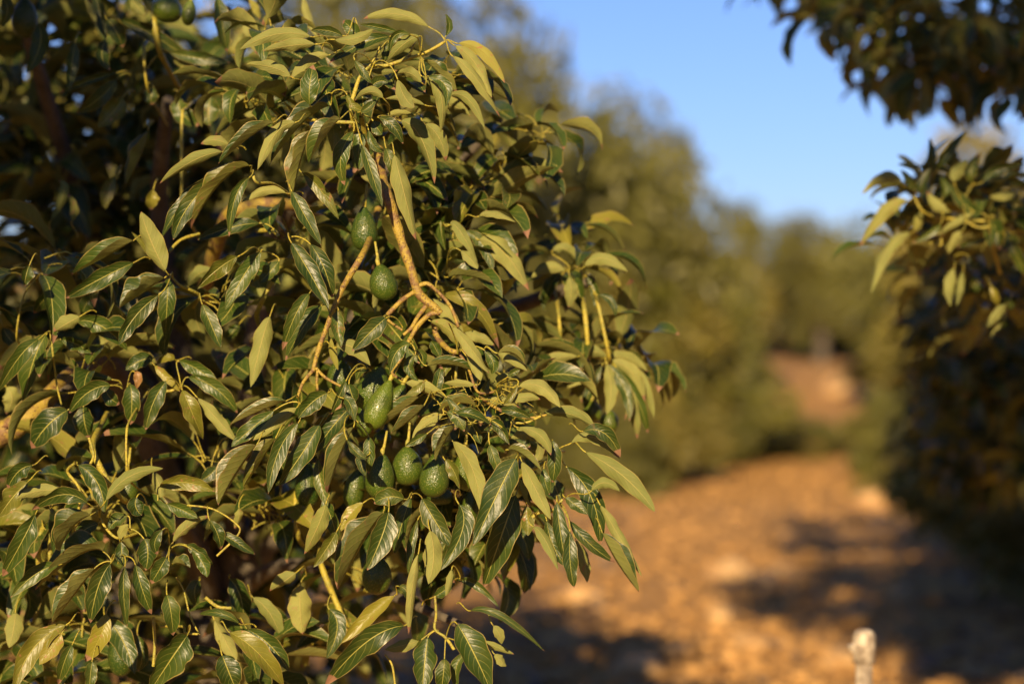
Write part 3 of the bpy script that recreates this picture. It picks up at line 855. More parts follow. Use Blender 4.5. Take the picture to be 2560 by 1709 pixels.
# visible central bough with its forks
branch('branch', [(q(640, -330, .16), .0165), (q(665, -160, .08), .0165), (q(700, -30), .0165), (q(740, 90), .0160), (q(800, 290), .0150), (q(860, 470), .0140), (q(895, 590), .0160),
                  (q(945, 650), .0140), (q(1010, 700), .0120), (q(1050, 740), .0090)], near, TB, M_branch, 12, knots=True)
for c in ([(q(900, 585), .009), (q(800, 650), .008), (q(700, 750), .0070)],
          [(q(905, 560), .008), (q(960, 545), .0065), (q(1020, 590), .0062), (q(1110, 690), .0060), (q(1165, 830), .0058)],
          [(q(955, 690), .008), (q(900, 760), .0070), (q(860, 830), .0068), (q(805, 880), .0062)],
          [(q(1045, 735), .0085), (q(980, 745), .0075), (q(900, 820), .0080), (q(835, 930), .0070)],
          [(q(700, 780), .0050), (q(740, 810), .0045), (q(800, 850), .0042)],
          [(q(640, 60, .35), .0120), (q(590, 240, .14), .0110), (q(530, 370), .0105), (q(400, 590), .0095), (q(320, 790), .0085), (q(250, 980), .0080), (q(215, 1120), .0070)],
          [(q(225, 1100), .0060), (q(150, 1190), .0055), (q(115, 1290), .0045)],
          [(q(230, 1090), .0055), (q(300, 1160), .0050), (q(430, 1230), .0040)],
          [(q(245, 1110), .0050), (q(240, 1180), .0045), (q(245, 1240), .0040)],
          [(q(1000, 800, .05), .009), (q(1030, 900, .05), .009), (q(1110, 980), .0085), (q(1180, 990), .0080)],
          [(q(1165, 990), .006), (q(1230, 1100), .0045), (q(1290, 1250), .0040), (q(1400, 1250), .0035)],
          [(q(650, 860), .006), (q(800, 1000, .03), .005), (q(730, 1120, .02), .0045), (q(800, 1170), .0035)],
          [(q(1300, 1280), .0050), (q(1420, 1360, .02), .0050), (q(1600, 1420), .0048), (q(1740, 1400), .0040)],
          [(q(1000, 1290, .04), .004), (q(950, 1250, .03), .004), (q(860, 1240, .05), .004)]):
    branch('branch', c, near, TB, M_branch, 8, knots=True)
q2 = Z(500, 0, 2.61, 4.63)
q6 = Z(0, 1109, 2.61, 4.62)
q8 = Z(700, 1250, 3.356, 4.6)
q3 = Z(0, 500, 2.61, 4.78)
q7 = Z(900, 900, 2.763, 4.6)
for c in ([(q2(1000, 800, .02), .008), (q2(985, 700), .0070), (q2(1010, 600), .0068), (q2(1045, 500), .0060), (q2(1100, 440), .0050)],
          [(q2(1060, 430, .03), .0060), (q2(1200, 430), .0060), (q2(1320, 395), .0055), (q2(1480, 340), .0052), (q2(1600, 272), .0050)],
          [(q2(1310, 400), .0050), (q2(1370, 350), .0045), (q2(1400, 270), .0030)],
          [(q2(700, 780, .03), .0060), (q2(880, 795), .0062), (q2(1020, 800), .0050)],
          [(q2(1100, 440), .0030), (q2(1150, 360), .0026), (q2(1175, 290), .0020)],
          [(q2(345, 1130), .0060), (q2(370, 1190), .0050), (q2(480, 1200, .05), .0050), (q2(600, 1280, .15), .0055)],
          [(q2(1050, 760), .0070), (q2(1080, 900, .05), .0090), (q2(1100, 1080, .10), .0120), (q2(1180, 1250, .10), .0160)],
          [(q6(650, 480), .0040), (q6(700, 560), .0045), (q6(775, 615), .0050), (q6(900, 580, .05), .0050)],
          [(q6(500, 120), .0045), (q6(440, 180, .02), .0045), (q6(520, 300, .02), .0045), (q6(505, 480, .03), .0045), (q6(480, 640, .08), .005)],
          [(q6(620, 80, .05), .0100), (q6(680, 200, .05), .0100), (q6(760, 320, .06), .0090)],
          [(q6(825, -60), .0040), (q6(830, 170), .0038)],
          [(q6(580, -40, .02), .0050), (q6(610, 70, .02), .0045), (q6(590, 130, .02), .0040)],
          [(q6(1290, 1240), .0042), (q6(1210, 1230), .0040), (q6(1190, 1190, .03), .0040), (q6(1050, 1190, .1), .004)],
          [(q6(1150, 870, .02), .0028), (q6(1200, 960, .02), .0028), (q6(1240, 1120, .02), .0028), (q6(1300, 1240), .0030)],
          [(q6(1220, 400), .0026), (q6(1390, 425), .0028), (q6(1540, 520), .0030), (q6(1555, 590), .0034), (q6(1415, 730), .0036)],
          [(q6(1340, 1000, .06), .0060), (q6(1420, 1060, .06), .0055), (q6(1510, 1070, .06), .0045)],
          [(q6(1000, 1130, .06), .0050), (q6(1010, 1300, .06), .0055), (q6(1000, 1450, .06), .0055)],
          [(q6(1930, 380, .25), .0090), (q6(1940, 560, .25), .0090)], [(q6(2110, 830, .3), .0110), (q6(2180, 1000, .3), .0110), (q6(2260, 1180, .3), .010)],
          [(q6(2000, 420, .25), .0090), (q6(2030, 520, .25), .0100)], [(q6(260, 620, .2), .0085), (q6(250, 780, .2), .0085)],
          [(q6(330, 640, .2), .0080), (q6(330, 760, .2), .0080)],
          [(q8(1300, 800), .0040), (q8(1310, 960), .0045), (q8(1300, 1080), .0045), (q8(1390, 1150), .0055), (q8(1460, 1250), .0060)],
          [(q8(880, 1290), .0030), (q8(940, 1380), .0034), (q8(965, 1540), .0040)],
          [(q3(1130, 510), .0045), (q3(1180, 560), .0050), (q3(1300, 620, .04), .0050), (q3(1260, 700, .08), .0055)],
          [(q3(330, 870), .0040), (q3(345, 1000), .0036), (q3(370, 1200, .03), .0034), (q3(400, 1330), .0030)],
          [(q3(1050, 1250), .0050), (q3(1130, 1240), .0055), (q3(1190, 1220), .0050)],
          [(q3(1100, 340), .0050), (q3(1180, 260, .03), .0055), (q3(1300, 220, .06), .0060)],
          [(q3(1820, 240), .0060), (q3(1780, 200, .05), .0070), (q3(1680, 200, .1), .0080)],
          [(q3(1790, 500, .1), .0090), (q3(1700, 680, .1), .0090)], [(q3(150, 640, .1), .0030), (q3(110, 850, .1), .0034)],
          [(q3(250, 510, .25), .0100), (q3(420, 480, .25), .0100)],
          [(q7(1180, 760), .0060), (q7(1280, 700), .0055)], [(q7(1190, 1085), .0060), (q7(1240, 1050), .0060), (q7(1330, 1040), .0055), (q7(1400, 960), .0045)],
          [(q7(1040, 430), .0040), (q7(1150, 430), .0042), (q7(1250, 385), .0034)],
          [(q(1820, 770, .5), .0065), (q(1830, 890, .5), .0065)], [(q(1990, 740, .5), .0085), (q(2010, 960, .5), .0085)], [(q(2080, 700, .5), .0070), (q(2140, 980, .5), .0065)],
          [(P(455, 300, 5.1), .0060), (P(455, 500, 5.1), .0060)], [(P(385, 50, 5.15), .0100), (P(395, 110, 5.15), .0105)], [(P(360, 130, 5.15), .0060), (P(365, 200, 5.15), .005)]):
    branch('branch', c, near, TB, M_twig, 7, knots=True, run=(len(c) == 2 or c[0][1] >= .0078))

# sharp leaves
LV = []
for i, tb in enumerate(TABLES):
    bake_table(tb, TB, 1000 * (i + 1), LV)
for P0, M, P1, W, side, seed, node in LV:
    acc = make_leaf(TB, P0, M, P1, W, side, seed, node)
    obj('leaf', acc.mesh('leaf', [M_leaf, M_twig]), near)

# generated whorls behind them
outline = [(-150, -80), (430, -80), (560, 110), (900, 170), (1010, 200), (1090, 290), (1210, 420), (1250, 560), (1260, 780), (1300, 900), (1290, 1000), (1220, 1040),
           (1200, 1150), (1230, 1300), (1160, 1370), (1000, 1420), (960, 1500), (1000, 1620), (1050, 1790), (-150, 1790)]
GEN = []
r = random.Random(77)
fixed = [(1440, 690, 5.3), (1530, 890, 5.35), (1450, 900, 5.2), (1250, 420, 5.1), (1340, 330, 5.15), (1580, 930, 5.4), (1400, 590, 5.4),
         (1180, 480, 5.0), (1120, 640, 4.98), (1200, 800, 5.0), (620, 250, 4.95), (680, 110, 4.9), (860, 200, 4.85), (1000, 300, 4.85), (1100, 180, 4.85)]
fixed += [(1130, 1240, 4.9), (1200, 1290, 4.95), (1230, 1350, 5.0), (1060, 1330, 4.95), (1170, 1390, 5.05), (1250, 1240, 5.0), (1000, 1250, 4.95), (1100, 1400, 5.1)]
for x, y, D in fixed:
    c = P(x, y, D)
    GEN += whorl(c, 12, r, .10, .16)
n = 0
while n < 290:
    x, y = r.uniform(-150, 1650), r.uniform(-80, 1790)
    if not inside(outline, x, y): continue
    D = r.uniform(4.86, 5.12) if n % 5 == 0 else r.uniform(5.9, 7.3)      # a leafy shell, a dark hollow, then the far side of the crown
    if x < 560 and y < 640: D = r.uniform(5.9, 7.4)
    c = P(x, y, D)
    if D + c.z / .37 > 12.4 and c.x + .176 * c.z / .37 > -.5: continue      # the sun passes over the tree here
    n += 1
    GEN += whorl(P(x, y, D), r.randrange(8, 13), r, .12, .2)
for k in range(46):
    GEN += whorl(P(r.uniform(-60, 560), r.uniform(-90, 560), r.uniform(6.0, 7.4)), 12, r, .13, .21)
# crown added above the picture to shade the upper left; more out left
for k in range(34):
    GEN += whorl(Vector((r.uniform(-2.6, -.95), r.uniform(3.9, 5.6), r.uniform(2.28, 2.62))), 11, r, .13, .2)
for k in range(40):
    GEN += whorl(Vector((r.uniform(-3.2, -1.55), r.uniform(4.6, 7.0), r.uniform(.4, 2.3))), 11, r, .13, .2)


def vis_px(g):
    o = g[2]
    return 1280 + o[0] / o[1] * F, 854.5 - (o[2] - 1.5) / o[1] * F


def in_frame(g):
    x, y = vis_px(g)
    return -20 < x < 2560 and -20 < y < 1720


NSINGLE = 300 - len(LV)
cand = [g for g in GEN if in_frame(g)]
cand.sort(key=lambda g: g[2][1] - (0.5 if vis_px(g)[0] > 1150 else 0))
single = set(id(g) for g in cand[:max(0, NSINGLE)])
acc = Acc()
for g in GEN:
    if id(g) in single:
        a = Acc(); add_gen(a, g, baseN)
        obj('leaf', a.mesh('leaf', [M_leaf, M_twig]), near)
    else:
        add_gen(acc, g, baseN)
tag(obj('foliage', acc.mesh('foliage', [M_leaf, M_twig]), near), kind='stuff')

# dry flower stalks tangled in the middle of the fruiting bough
acc = Acc()
for k in range(24):
    rr = random.Random(k)
    s0 = q7(rr.uniform(600, 1000), rr.uniform(150, 480), rr.uniform(-.06, .03))
    pts = [s0]
    d = Vector((rr.uniform(-1, 1), rr.uniform(-.4, .4), rr.uniform(-.8, 1))).normalized()
    for j in range(5):
        d = (d + Vector((rr.uniform(-.3, .3), rr.uniform(-.3, .3), rr.uniform(-.3, .2)))).normalized()
        pts.append(pts[-1] + d * .014)
    v, f = tube(pts, [.0010, .0009, .0009, .0008, .0007, .0006], 4, cap=False)
    acc.add(np.array(v) - baseN, f)
tag(obj('flower_stalks', acc.mesh('flower_stalks', [M_twig]), near), kind='stuff')

# ------------------------------------------------------------------ avocados
def fruit_mesh(w, h, rnd, seed):
    nu, nv = 40, 40
    t = np.linspace(0, np.pi, nu + 1)          # 0 = stalk end
    rk = random.Random(seed * 5 + 2)
    rad = np.sin(t) * (1 - rk.uniform(.10, .34) * np.cos(t) - 0.10 * np.exp(-((t - .55) / .4) ** 2))
    rad = rad / rad.max() * w / 2
    z = np.cos(t) * h / 2
    ph = np.linspace(0, 2 * np.pi, nv + 1)
    rs = np.random.default_rng(seed)
    squash = rs.uniform(.93, 1.0); ax = rs.uniform(-.05, .05)
    X = rad[:, None] * np.cos(ph)[None] + ax * w * (np.cos(t)[:, None] ** 2)
    Y = rad[:, None] * np.sin(ph)[None] * squash
    Zz = np.broadcast_to(z[:, None], X.shape)
    acc = Acc()
    acc.add(np.stack([X, Y, Zz], -1).reshape(-1, 3), grid_faces(nu, nv), None, 0, rnd)
    return acc.mesh('avocado', [M_skin])


# x, y centre, width, height (photograph pixels), lean (deg, + = bottom to the left), distance, colour, label
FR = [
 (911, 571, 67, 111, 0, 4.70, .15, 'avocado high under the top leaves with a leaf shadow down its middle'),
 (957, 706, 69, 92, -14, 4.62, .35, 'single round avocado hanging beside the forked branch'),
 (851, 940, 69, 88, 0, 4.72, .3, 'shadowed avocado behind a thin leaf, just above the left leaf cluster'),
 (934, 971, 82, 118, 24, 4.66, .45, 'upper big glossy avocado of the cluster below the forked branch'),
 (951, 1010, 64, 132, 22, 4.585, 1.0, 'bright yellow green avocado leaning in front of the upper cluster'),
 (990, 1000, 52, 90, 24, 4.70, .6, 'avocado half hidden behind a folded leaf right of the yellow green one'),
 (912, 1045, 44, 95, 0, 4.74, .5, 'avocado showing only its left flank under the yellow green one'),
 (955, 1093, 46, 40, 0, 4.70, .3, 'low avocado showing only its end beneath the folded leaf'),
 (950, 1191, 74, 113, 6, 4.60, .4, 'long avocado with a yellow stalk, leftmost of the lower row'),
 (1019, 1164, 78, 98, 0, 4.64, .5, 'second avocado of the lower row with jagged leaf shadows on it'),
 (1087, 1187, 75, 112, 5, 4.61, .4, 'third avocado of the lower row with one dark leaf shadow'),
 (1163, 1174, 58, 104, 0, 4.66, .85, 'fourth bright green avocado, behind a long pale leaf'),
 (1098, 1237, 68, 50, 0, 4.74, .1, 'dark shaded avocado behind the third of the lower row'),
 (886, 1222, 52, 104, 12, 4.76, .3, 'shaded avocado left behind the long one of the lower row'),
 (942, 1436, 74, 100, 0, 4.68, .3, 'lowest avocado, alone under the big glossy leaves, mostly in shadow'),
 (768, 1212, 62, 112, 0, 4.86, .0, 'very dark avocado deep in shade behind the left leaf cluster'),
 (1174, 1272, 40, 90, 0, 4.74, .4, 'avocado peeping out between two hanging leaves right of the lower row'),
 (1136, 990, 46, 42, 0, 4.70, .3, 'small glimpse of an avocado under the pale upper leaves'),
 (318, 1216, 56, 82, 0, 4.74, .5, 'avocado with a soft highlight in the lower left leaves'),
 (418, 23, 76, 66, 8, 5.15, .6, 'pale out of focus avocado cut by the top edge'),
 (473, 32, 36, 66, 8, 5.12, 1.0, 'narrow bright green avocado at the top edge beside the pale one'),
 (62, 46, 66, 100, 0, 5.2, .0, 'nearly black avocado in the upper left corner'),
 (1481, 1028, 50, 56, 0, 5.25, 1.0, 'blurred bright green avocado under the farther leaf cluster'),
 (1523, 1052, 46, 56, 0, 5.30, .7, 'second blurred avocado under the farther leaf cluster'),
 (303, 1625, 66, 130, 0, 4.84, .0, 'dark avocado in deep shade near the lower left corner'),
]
for i, (x, y, w, h, lean, D, rnd, lab) in enumerate(FR):
    if D < 4.8: D += .06
    k = D / F
    c = P(x, y, D)
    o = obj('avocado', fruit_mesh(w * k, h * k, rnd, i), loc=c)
    o.rotation_euler = (R(rng.uniform(-6, 6)), R(lean), 0)
    tag(o, lab, 'avocado', 'avocados hanging on the near tree')
    top = h * k / 2
    pts, rad = smooth_path([(Vector((0, 0, top - .003)), .0040), (Vector((0, 0, top + .008)), .0046), (Vector((.002, .004, top + .016)), .0030), (Vector((.004, .012, top + .045)), .0023)], 3)
    v, f = tube(pts, rad, 8)
    a = Acc(); a.add(np.array(v), f)
    obj('stalk', a.mesh('stalk', [M_twig]), o)

# ================================================================== the avocado tree to the right
RB = Vector((3.2, 6.9, 0)); baseR = np.array(RB)
right = obj('avocado_tree', None, loc=RB)
tag(right, 'shaded avocado tree leaning in from the right edge, its boughs overhanging the track', 'avocado tree', 'avocado trees of the orchard')
branch('trunk', [(RB + Vector((0, 0, -.1)), .17), (RB + Vector((-.03, 0, .5)), .14), (RB + Vector((-.1, 0, 1.0)), .12)], right, RB, M_trunk, 12)
forkR = RB + Vector((-.1, 0, 1.0))
for tgt, r0 in ((P(2460, 560, 6.0), .045), (P(2620, 860, 6.8), .03), (P(2300, 60, 7.6), .045), (P(2560, -200, 6.0), .05), (Vector((2.2, 4.2, 2.6)), .05)):
    m_ = forkR.lerp(tgt, .5) + Vector((0, 0, .25))
    branch('limb', [(forkR, r0 * 1.2), (m_, r0 * .8), (tgt, r0 * .3)], right, RB, M_trunk, 8)
q4 = Z(2060, 300, 2.614, 5.65)
for c in ([(q4(1070, 640), .006), (q4(1100, 800, .1), .007), (q4(1150, 1000, .2), .009)], [(q4(590, 500), .005), (q4(650, 600), .005), (q4(780, 640, .05), .006), (q4(1050, 660, .05), .007)],
          [(q4(930, 660), .004), (q4(1000, 700), .005), (q4(1080, 700), .005)], [(q4(690, 800), .004), (q4(760, 820), .004), (q4(765, 770), .004)]):
    branch('branch', c, right, RB, M_twig, 7, knots=True)
RL = []
RT = [(a_, b_, c_, d_, e_ + (e_ - a_) * .12, f_ + (f_ - b_) * .12, g_ * .86, h_) for a_, b_, c_, d_, e_, f_, g_, h_ in RT]
bake_table((2060, 300, 2.614, 5.65, RT, RT_NODES), RB, 50000, RL)
for P0, M, P1, W, side, seed, node in RL:
    a_ = make_leaf(RB, P0, M, P1, W, side, seed, node)
    obj('leaf', a_.mesh('leaf', [M_leaf, M_twig]), right)
GR = []
r = random.Random(31)
for x, y, D in [(2460, 545, 5.8), (2300, 500, 5.85), (2420, 480, 5.9), (2500, 600, 5.8), (2250, 600, 5.9), (2360, 540, 5.85), (2350, 620, 6.2), (2500, 640, 6.1), (2440, 720, 6.3), (2540, 480, 6.2), (2540, 760, 6.3), (2380, 560, 6.3),
                (2480, 820, 6.5), (2540, 560, 6.0), (2330, 690, 6.5)]:
    GR += whorl(P(x, y, D), 12, r, .10, .15, tilt0=.25)
over = [(1900, -140), (2560, -140), (2700, 200), (2560, 250), (2440, 170), (2380, 230), (2290, 220), (2190, 250), (2160, 160), (2110, 80), (2040, -10), (1930, -50)]
n = 0
while n < 74:
    x, y = r.uniform(1900, 2700), r.uniform(-140, 250)
    if not inside(over, x, y): continue
    n += 1
    GR += whorl(P(x, y, r.uniform(6.8, 8.0)), 9, r, .11, .17, tilt0=-.4)
low = [(2330, 760), (2420, 700), (2700, 640), (2700, 1230), (2330, 1210), (2290, 1100), (2330, 1000)]
n = 0
while n < 120:
    x, y = r.uniform(2180, 2700), r.uniform(640, 1420)
    if not inside(low, x, y): continue
    n += 1
    GR += whorl(P(x, y, r.uniform(8.0, 10.5)), 11, r, .13, .2, tilt0=-.1)
for k in range(190):  # unseen crown top added to shade the ground at lower right
    GR += whorl(Vector((r.uniform(.15, 3.2), r.uniform(6.4, 8.6), r.uniform(3.35, 4.6))), 10, r, .14, .2)
# unseen boughs added towards the camera, past the right edge, for shade
for k in range(95):
    GR += whorl(Vector((r.uniform(1.35, 3.8), r.uniform(3.6, 6.2), r.uniform(1.6, 3.2))), 11, r, .14, .2)
for k in range(60):
    GR += whorl(Vector((r.uniform(2.4, 4.6), r.uniform(5.8, 8.2), r.uniform(.6, 3.4))), 11, r, .14, .2)
cand = sorted([g for g in GR if in_frame(g)], key=lambda g: g[2][1])
single = set(id(g) for g in cand[:300 - len(RL)])
acc = Acc()
for g in GR:
    if id(g) in single:
        a = Acc(); add_gen(a, g, baseR)
        obj('leaf', a.mesh('leaf', [M_leaf, M_twig]), right)
    else:
        add_gen(acc, g, baseR)
tag(obj('foliage', acc.mesh('foliage', [M_leaf, M_twig]), right), kind='stuff')

# ================================================================== two unseen trees added beside the camera to shade the right and upper left
def shade_tree(base, height, blobs, label, seed):
    base = Vector(base)
    t_ = obj('avocado_tree', None, loc=base)
    tag(t_, label, 'avocado tree', 'avocado trees of the orchard')
    bn = np.array(base)
    branch('trunk', [(base + Vector((0, 0, -.1)), .17), (base + Vector((.03, 0, height * .3)), .13), (base + Vector((0, 0, height * .55)), .09)], t_, base, M_trunk, 12)
    rr = random.Random(seed)
    ac = Acc()
    for (bx, by, bz, sx, sy, sz, n) in blobs:
        branch('limb', [(base + Vector((0, 0, height * .4)), .07), (Vector((bx, by, bz)).lerp(base + Vector((0, 0, height * .6)), .5), .05), (Vector((bx, by, bz)), .02)], t_, base, M_trunk, 8)
        for k in range(n):
            while True:
                p = Vector((rr.uniform(-1, 1), rr.uniform(-1, 1), rr.uniform(-1, 1)))
                if p.length < 1: break
            for g in whorl(Vector((bx + p.x * sx, by + p.y * sy, bz + p.z * sz)), 11, rr, .14, .21): add_gen(ac, g, bn)
    tag(obj('foliage', ac.mesh('foliage', [M_leaf, M_twig]), t_), kind='stuff')
    return t_


shade_tree((2.6, -.2, 0), 4.6, [(1.35, 1.6, 2.85, 1.05, .9, .62, 120), (1.2, 1.0, 4.0, 1.4, 1.1, .75, 150), (2.6, .6, 3.2, 1.0, 1.2, 1.1, 90), (.35, 1.0, 4.95, 1.5, 1.0, .7, 210), (.65, 1.2, 4.05, .95, .9, .38, 60)],
          'unseen avocado tree added beyond the near right corner to shade the right side', 4)
shade_tree((-2.9, .2, 0), 4.0, [(-1.80, 1.7, 3.22, .60, .7, .45, 60), (-3.1, .8, 2.9, .9, 1.0, .8, 60)],
          'unseen avocado tree added beyond the near left corner to dapple the upper left leaves', 5)

# ------------------------------------------------------------------ standpipe
PB = gp(2160, 5.8)
pipe = obj('standpipe', None, loc=PB)
tag(pipe, 'weathered pale irrigation standpipe with a rounded cap, standing beside the track', 'pipe')
topz = P(2152, 1572, 5.8).z - PB.z
def lathe(profile, sides=24, off=(0, 0)):
    v, f = [], []
    for rr_, z in profile:
        for k in range(sides):
            a_ = 2 * math.pi * k / sides
            v.append((off[0] + rr_ * math.cos(a_), off[1] + rr_ * math.sin(a_), z))
    for i in range(len(profile) - 1):
        for k in range(sides):
            k2 = (k + 1) % sides
            f.append((i * sides + k, i * sides + k2, (i + 1) * sides + k2, (i + 1) * sides + k))
    return np.array(v), f
a = Acc(); a.add(*lathe([(.0205, -.1), (.0205, topz - .075), (.0205, topz - .03)])); po = obj('riser', a.mesh('riser', [M_pvc]), pipe)
a = Acc(); a.add(*lathe([(.0212, topz - .082), (.0270, topz - .080), (.0275, topz - .03), (.0270, topz - .015), (.022, topz - .004), (.012, topz), (.0005, topz + .001)])); obj('cap', a.mesh('cap', [M_pvc]), pipe)
v, f = tube([Vector((-.022, -.004, topz - .045)), Vector((-.028, -.006, topz - .042)), Vector((-.031, -.006, topz - .034))], [.013, .012, .011], 12)
a = Acc(); a.add(np.array(v), f); obj('outlet', a.mesh('outlet', [M_pvc]), pipe)

# ================================================================== trees further off
def crown_mesh(name, seed, nleaf, rx, ry, rz, mat, ls=.17, hang=0.5, clumps=46):
    rs = np.random.default_rng(seed)
    cl = rs.normal(size=(clumps, 3)); cl /= np.linalg.norm(cl, axis=1)[:, None]
    cl *= (rs.uniform(0, 1, (clumps, 1)) ** .45 * .85 + .12) * np.array([rx, ry, rz])
    cs = rs.uniform(.26, .62, clumps) * min(rx, rz) * .62
    k = rs.integers(0, clumps, nleaf)
    d = rs.normal(size=(nleaf, 3)); d /= np.linalg.norm(d, axis=1)[:, None]
    c = cl[k] + d * (cs[k] * rs.uniform(.5, 1.05, nleaf))[:, None]
    L = ls * rs.uniform(.6, 1.25, nleaf); W = L * rs.uniform(.28, .42, nleaf)
    t = rs.normal(size=(nleaf, 3)) + d * .6 + np.array([0, 0, -hang]); t /= np.linalg.norm(t, axis=1)[:, None]
    nn = rs.normal(size=(nleaf, 3)) + d; b = np.cross(t, nn); b /= np.linalg.norm(b, axis=1)[:, None]
    nn = np.cross(b, t)
    p0 = c; p1 = c + t * (L / 2)[:, None] - b * (W / 2)[:, None] + nn * (W * .15)[:, None]
    p2 = c + t * L[:, None]; p3 = c + t * (L / 2)[:, None] + b * (W / 2)[:, None] + nn * (W * .15)[:, None]
    V = np.stack([p0, p1, p2, p3], 1).reshape(-1, 3)
    acc = Acc()
    acc.add(V, np.arange(nleaf * 4).reshape(-1, 4))
    me = acc.mesh(name, [mat], False)
    tone = np.clip(rs.uniform(0, 1, clumps)[k] * .75 + rs.uniform(0, .25, nleaf), 0, 1)
    me.attributes['rnd'].data.foreach_set('value', np.repeat(tone, 4).astype(np.float32))
    return me


def far_trunk_mesh(name, h, seed):
    rr = random.Random(seed)
    a_ = Acc()
    pts, rad = smooth_path([(Vector((0, 0, -.2)), .15), (Vector((.05, 0, h * .3)), .11), (Vector((-.06, .05, h * .6)), .08), (Vector((0, 0, h * .95)), .03)], 4)
    v, f = tube(pts, rad, 8); a_.add(np.array(v), f)
    for k in range(7):
        an = k * .9 + rr.random(); z0 = h * rr.uniform(.22, .6)
        e = Vector((math.cos(an), math.sin(an), 0)) * h * rr.uniform(.22, .36) + Vector((0, 0, z0 + h * rr.uniform(.1, .3)))
        pts, rad = smooth_path([(Vector((0, 0, z0)), .06), (Vector((e.x * .5, e.y * .5, (z0 + e.z) / 2 + .1)), .04), (e, .015)], 4)
        v, f = tube(pts, rad, 6); a_.add(np.array(v), f)
    return a_.mesh(name, [M_trunk])


CR = [crown_mesh('crown', s, 11000, 1.0, 1.0, 1.0, M_far, .12, .4, 26) for s in (1, 2, 3)]
CY = [crown_mesh('crown', s, 17000, 1.0, 1.0, 1.0, M_far2, .11, .5, 24) for s in (6, 7)]
CS = [crown_mesh('crown', 9, 3200, 1.0, 1.0, 1.0, M_far, .12, .2, 18)]
TR = [far_trunk_mesh('trunk', 1.0, s) for s in (1, 2)]


def far_tree(px, D, top_py, rx, label, kind='n', seed=0, rzf=None, group='avocado trees of the orchard', cat='avocado tree', low_=0.15):
    x = (px - 1280) / F * D
    z0 = ground_z(x, D)
    top = 1.5 + (854.5 - top_py) / F * D
    h = top - z0
    root = obj('avocado_tree' if cat == 'avocado tree' else 'shrub' if cat == 'shrub' else 'tall_tree', None, loc=(x, D, z0))
    tag(root, label, cat, group)
    me = (CR if kind == 'n' else CY if kind == 'y' else CS)[seed % (3 if kind == 'n' else 2 if kind == 'y' else 1)]
    rz = h * (1 - low_) / 2
    c = obj('crown', me, root, loc=(0, 0, h * low_ + rz)); c.scale = (rx, rx, rz); c.rotation_euler.z = seed * 1.7
    t_ = obj('trunk', TR[seed % 2], root); t_.scale = (1, 1, h * .8 if cat != 'shrub' else h * .6)
    return root


T = [
 # px, D, top y, radius, label, kind, seed, low
 (300, 12.0, 450, 1.1, 'dark tree right behind the sharp leafy tree, seen in gaps at the left', 'n', 0, .05),
 (660, 30.0, -60, 2.4, 'blurred tree behind the left half of the sharp tree', 'n', 2, .02),
 (1000, 24.0, -110, 1.6, 'blurred brownish green tree showing above the top of the sharp tree', 'n', 1, .05),
 (1240, 26.0, 140, 1.75, 'blurred tree just right of the top bough, its crown rising to a round shoulder', 'n', 2, .04),
 (1440, 28.5, 270, 1.5, 'third blurred tree of the left row, lower than the round shouldered one', 'n', 0, .04),
 (1670, 30.0, 310, .72, 'thin crowned tree with a dark tuft against the sky in the left row', 's', 4, .45),
 (1560, 26.5, 420, 1.35, 'broad blurred tree under the thin dark tufted crown', 'n', 1, .04),
 (1480, 26.0, 640, 1.2, 'low olive green tree beside the track at the near end of the left row', 'y', 2, .02),
 (1620, 27.0, 560, 1.0, 'bushy yellowish tree in mid row left of the track', 'y', 3, .02),
 (1870, 50.0, 492, 1.15, 'small dark flat topped tree on the skyline left of centre gap', 's', 2, .5),
 (1710, 34.0, 575, 1.0, 'olive tree with the black gap in its lower crown, left of the track', 'n', 2, .03),
 (1800, 44.0, 590, 1.2, 'warm lit tree standing past the flat topped one', 'y', 5, .02),
 (2050, 52.0, 545, 1.3, 'dark round headed tree on the skyline where the track ends', 'n', 4, .1),
 (2000, 64.0, 610, 1.8, 'olive tree at the head of the track under the skyline', 'n', 6, .02),
 (2170, 74.0, 620, 2.6, 'golden tree closing the view at the end of the track', 'y', 8, .02),
 (2300, 66.0, 600, 2.4, 'olive tree right of the end of the track, half hidden by boughs', 'n', 3, .02),
 (2400, 27.0, 640, 1.0, 'sunlit golden tree on the right of the track behind the leafy cluster', 'y', 6, .02),
 (2570, 22.0, 215, 1.3, 'tall golden green tree at the right edge between the two boughs', 'y', 7, .05),
 (2330, 36.0, 560, 1.6, 'green tree in the right row behind the golden one', 'n', 7, .02),
 (2570, 16.5, 860, .9, 'dark low tree right of the track in the shade', 'n', 9, .02),
 (2700, 13.0, 700, 1.0, 'dark leafy tree low at the right edge in deep shade', 'n', 5, .02),
 (1750, 90.0, 640, 4.0, 'distant tree filling the gap behind the left row', 'n', 8, .0),
 (1960, 100.0, 660, 4.0, 'distant pale green tree behind the skyline trees', 'y', 9, .0),
]
for i, (px, D, ty, rx, lab, kind, seed, lw) in enumerate(T):
    far_tree(px, D, ty, rx, lab, kind, seed, low_=lw)
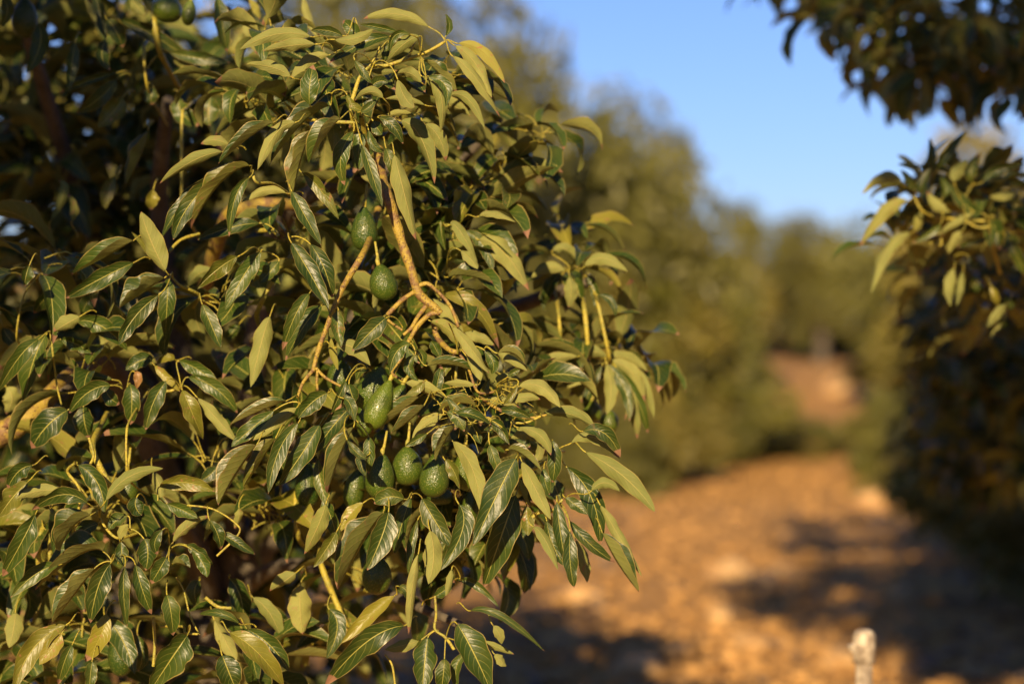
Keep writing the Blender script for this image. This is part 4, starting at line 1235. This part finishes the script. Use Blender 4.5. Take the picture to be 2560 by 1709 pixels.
SH = [
 (1960, 28.6, 1040, .80, 'low tuft in the middle where the dirt pinches below the climbing bank', 'n', 3),
 (2120, 56.0, 760, 1.3, 'golden bush closing the very top of the climbing bank', 'y', 1),
 (1990, 57.0, 770, 1.2, 'olive bush beside the golden one at the top of the climbing bank', 'n', 2),
 (1850, 30.5, 945, .70, 'leafy bush jutting out at the left edge just before the track climbs', 'y', 1),
 (1560, 25.5, 985, .70, 'dim olive bush squeezed between two others at the far left edge of the dirt', 'n', 5),
 (2235, 25.5, 1000, .60, 'small bush closing in on the right where the track starts to climb', 'n', 6),
 (1775, 27.2, 900, .85, 'small bush closing in on the left where the track starts to climb', 'n', 7),
 (1500, 23.4, 1010, .66, 'rounded dark green bush at the left edge of the sunlit dirt', 'n', 0),
 (1600, 24.5, 930, .80, 'olive bush right of the rounded dark green bush', 'y', 1),
 (1700, 28.0, 870, .85, 'tall leafy bush hiding the foot of the left row', 'n', 2),
 (1790, 35.0, 850, .75, 'bush at the bend where the track narrows, left side', 'n', 3),
 (1850, 43.0, 850, .6, 'far bush along the left side of the upper track', 'y', 3),
 (2250, 30.0, 960, .55, 'olive bush along the right side of the upper track', 'n', 4),
 (2270, 23.0, 1110, .55, 'low bush at the right edge of the track where the shade starts', 'y', 5),
 (2310, 40.0, 830, 1.1, 'sunlit bush beyond the right edge of the upper track', 'y', 2),
 (1310, 25.0, 1000, .95, 'shaded bush seen just right of the hanging glossy leaves', 'n', 1),
]
for px, D, ty, rx, lab, kind, seed in SH:
    far_tree(px, D, ty, rx, lab, kind, seed, group='bushes along the track', cat='shrub', low_=-.22)

# unseen trees added behind and beside the camera to block low sky light
for i, (x, y, h, rx) in enumerate([(-6.6, -9, 4.2, 2.1), (-2.6, -9.4, 4.3, 2.2), (1.4, -9.2, 4.1, 2.2), (5.4, -9, 4.3, 2.1), (-5.6, 2.2, 4.0, 1.8), (-5.2, 6.6, 4.2, 1.9), (6.4, 3.4, 4.3, 1.9), (6.9, 8.0, 4.2, 1.9)]):
    root = obj('avocado_tree', None, loc=(x, y, ground_z(x, y)))
    tag(root, ('unseen bushy avocado tree added to block sky light, ' + ('far left in the row behind', 'mid left in the row behind', 'mid right in the row behind', 'far right in the row behind', 'nearer one on the left side', 'farther one on the left side', 'nearer one on the right side', 'farther one on the right side')[i]), 'avocado tree', 'unseen avocado trees added to block sky light')
    c = obj('crown', CR[i % 3], root, loc=(0, 0, h * .54)); c.scale = (rx, rx, h * .48); c.rotation_euler.z = i
    t_ = obj('trunk', TR[i % 2], root); t_.scale = (1, 1, h * .8)
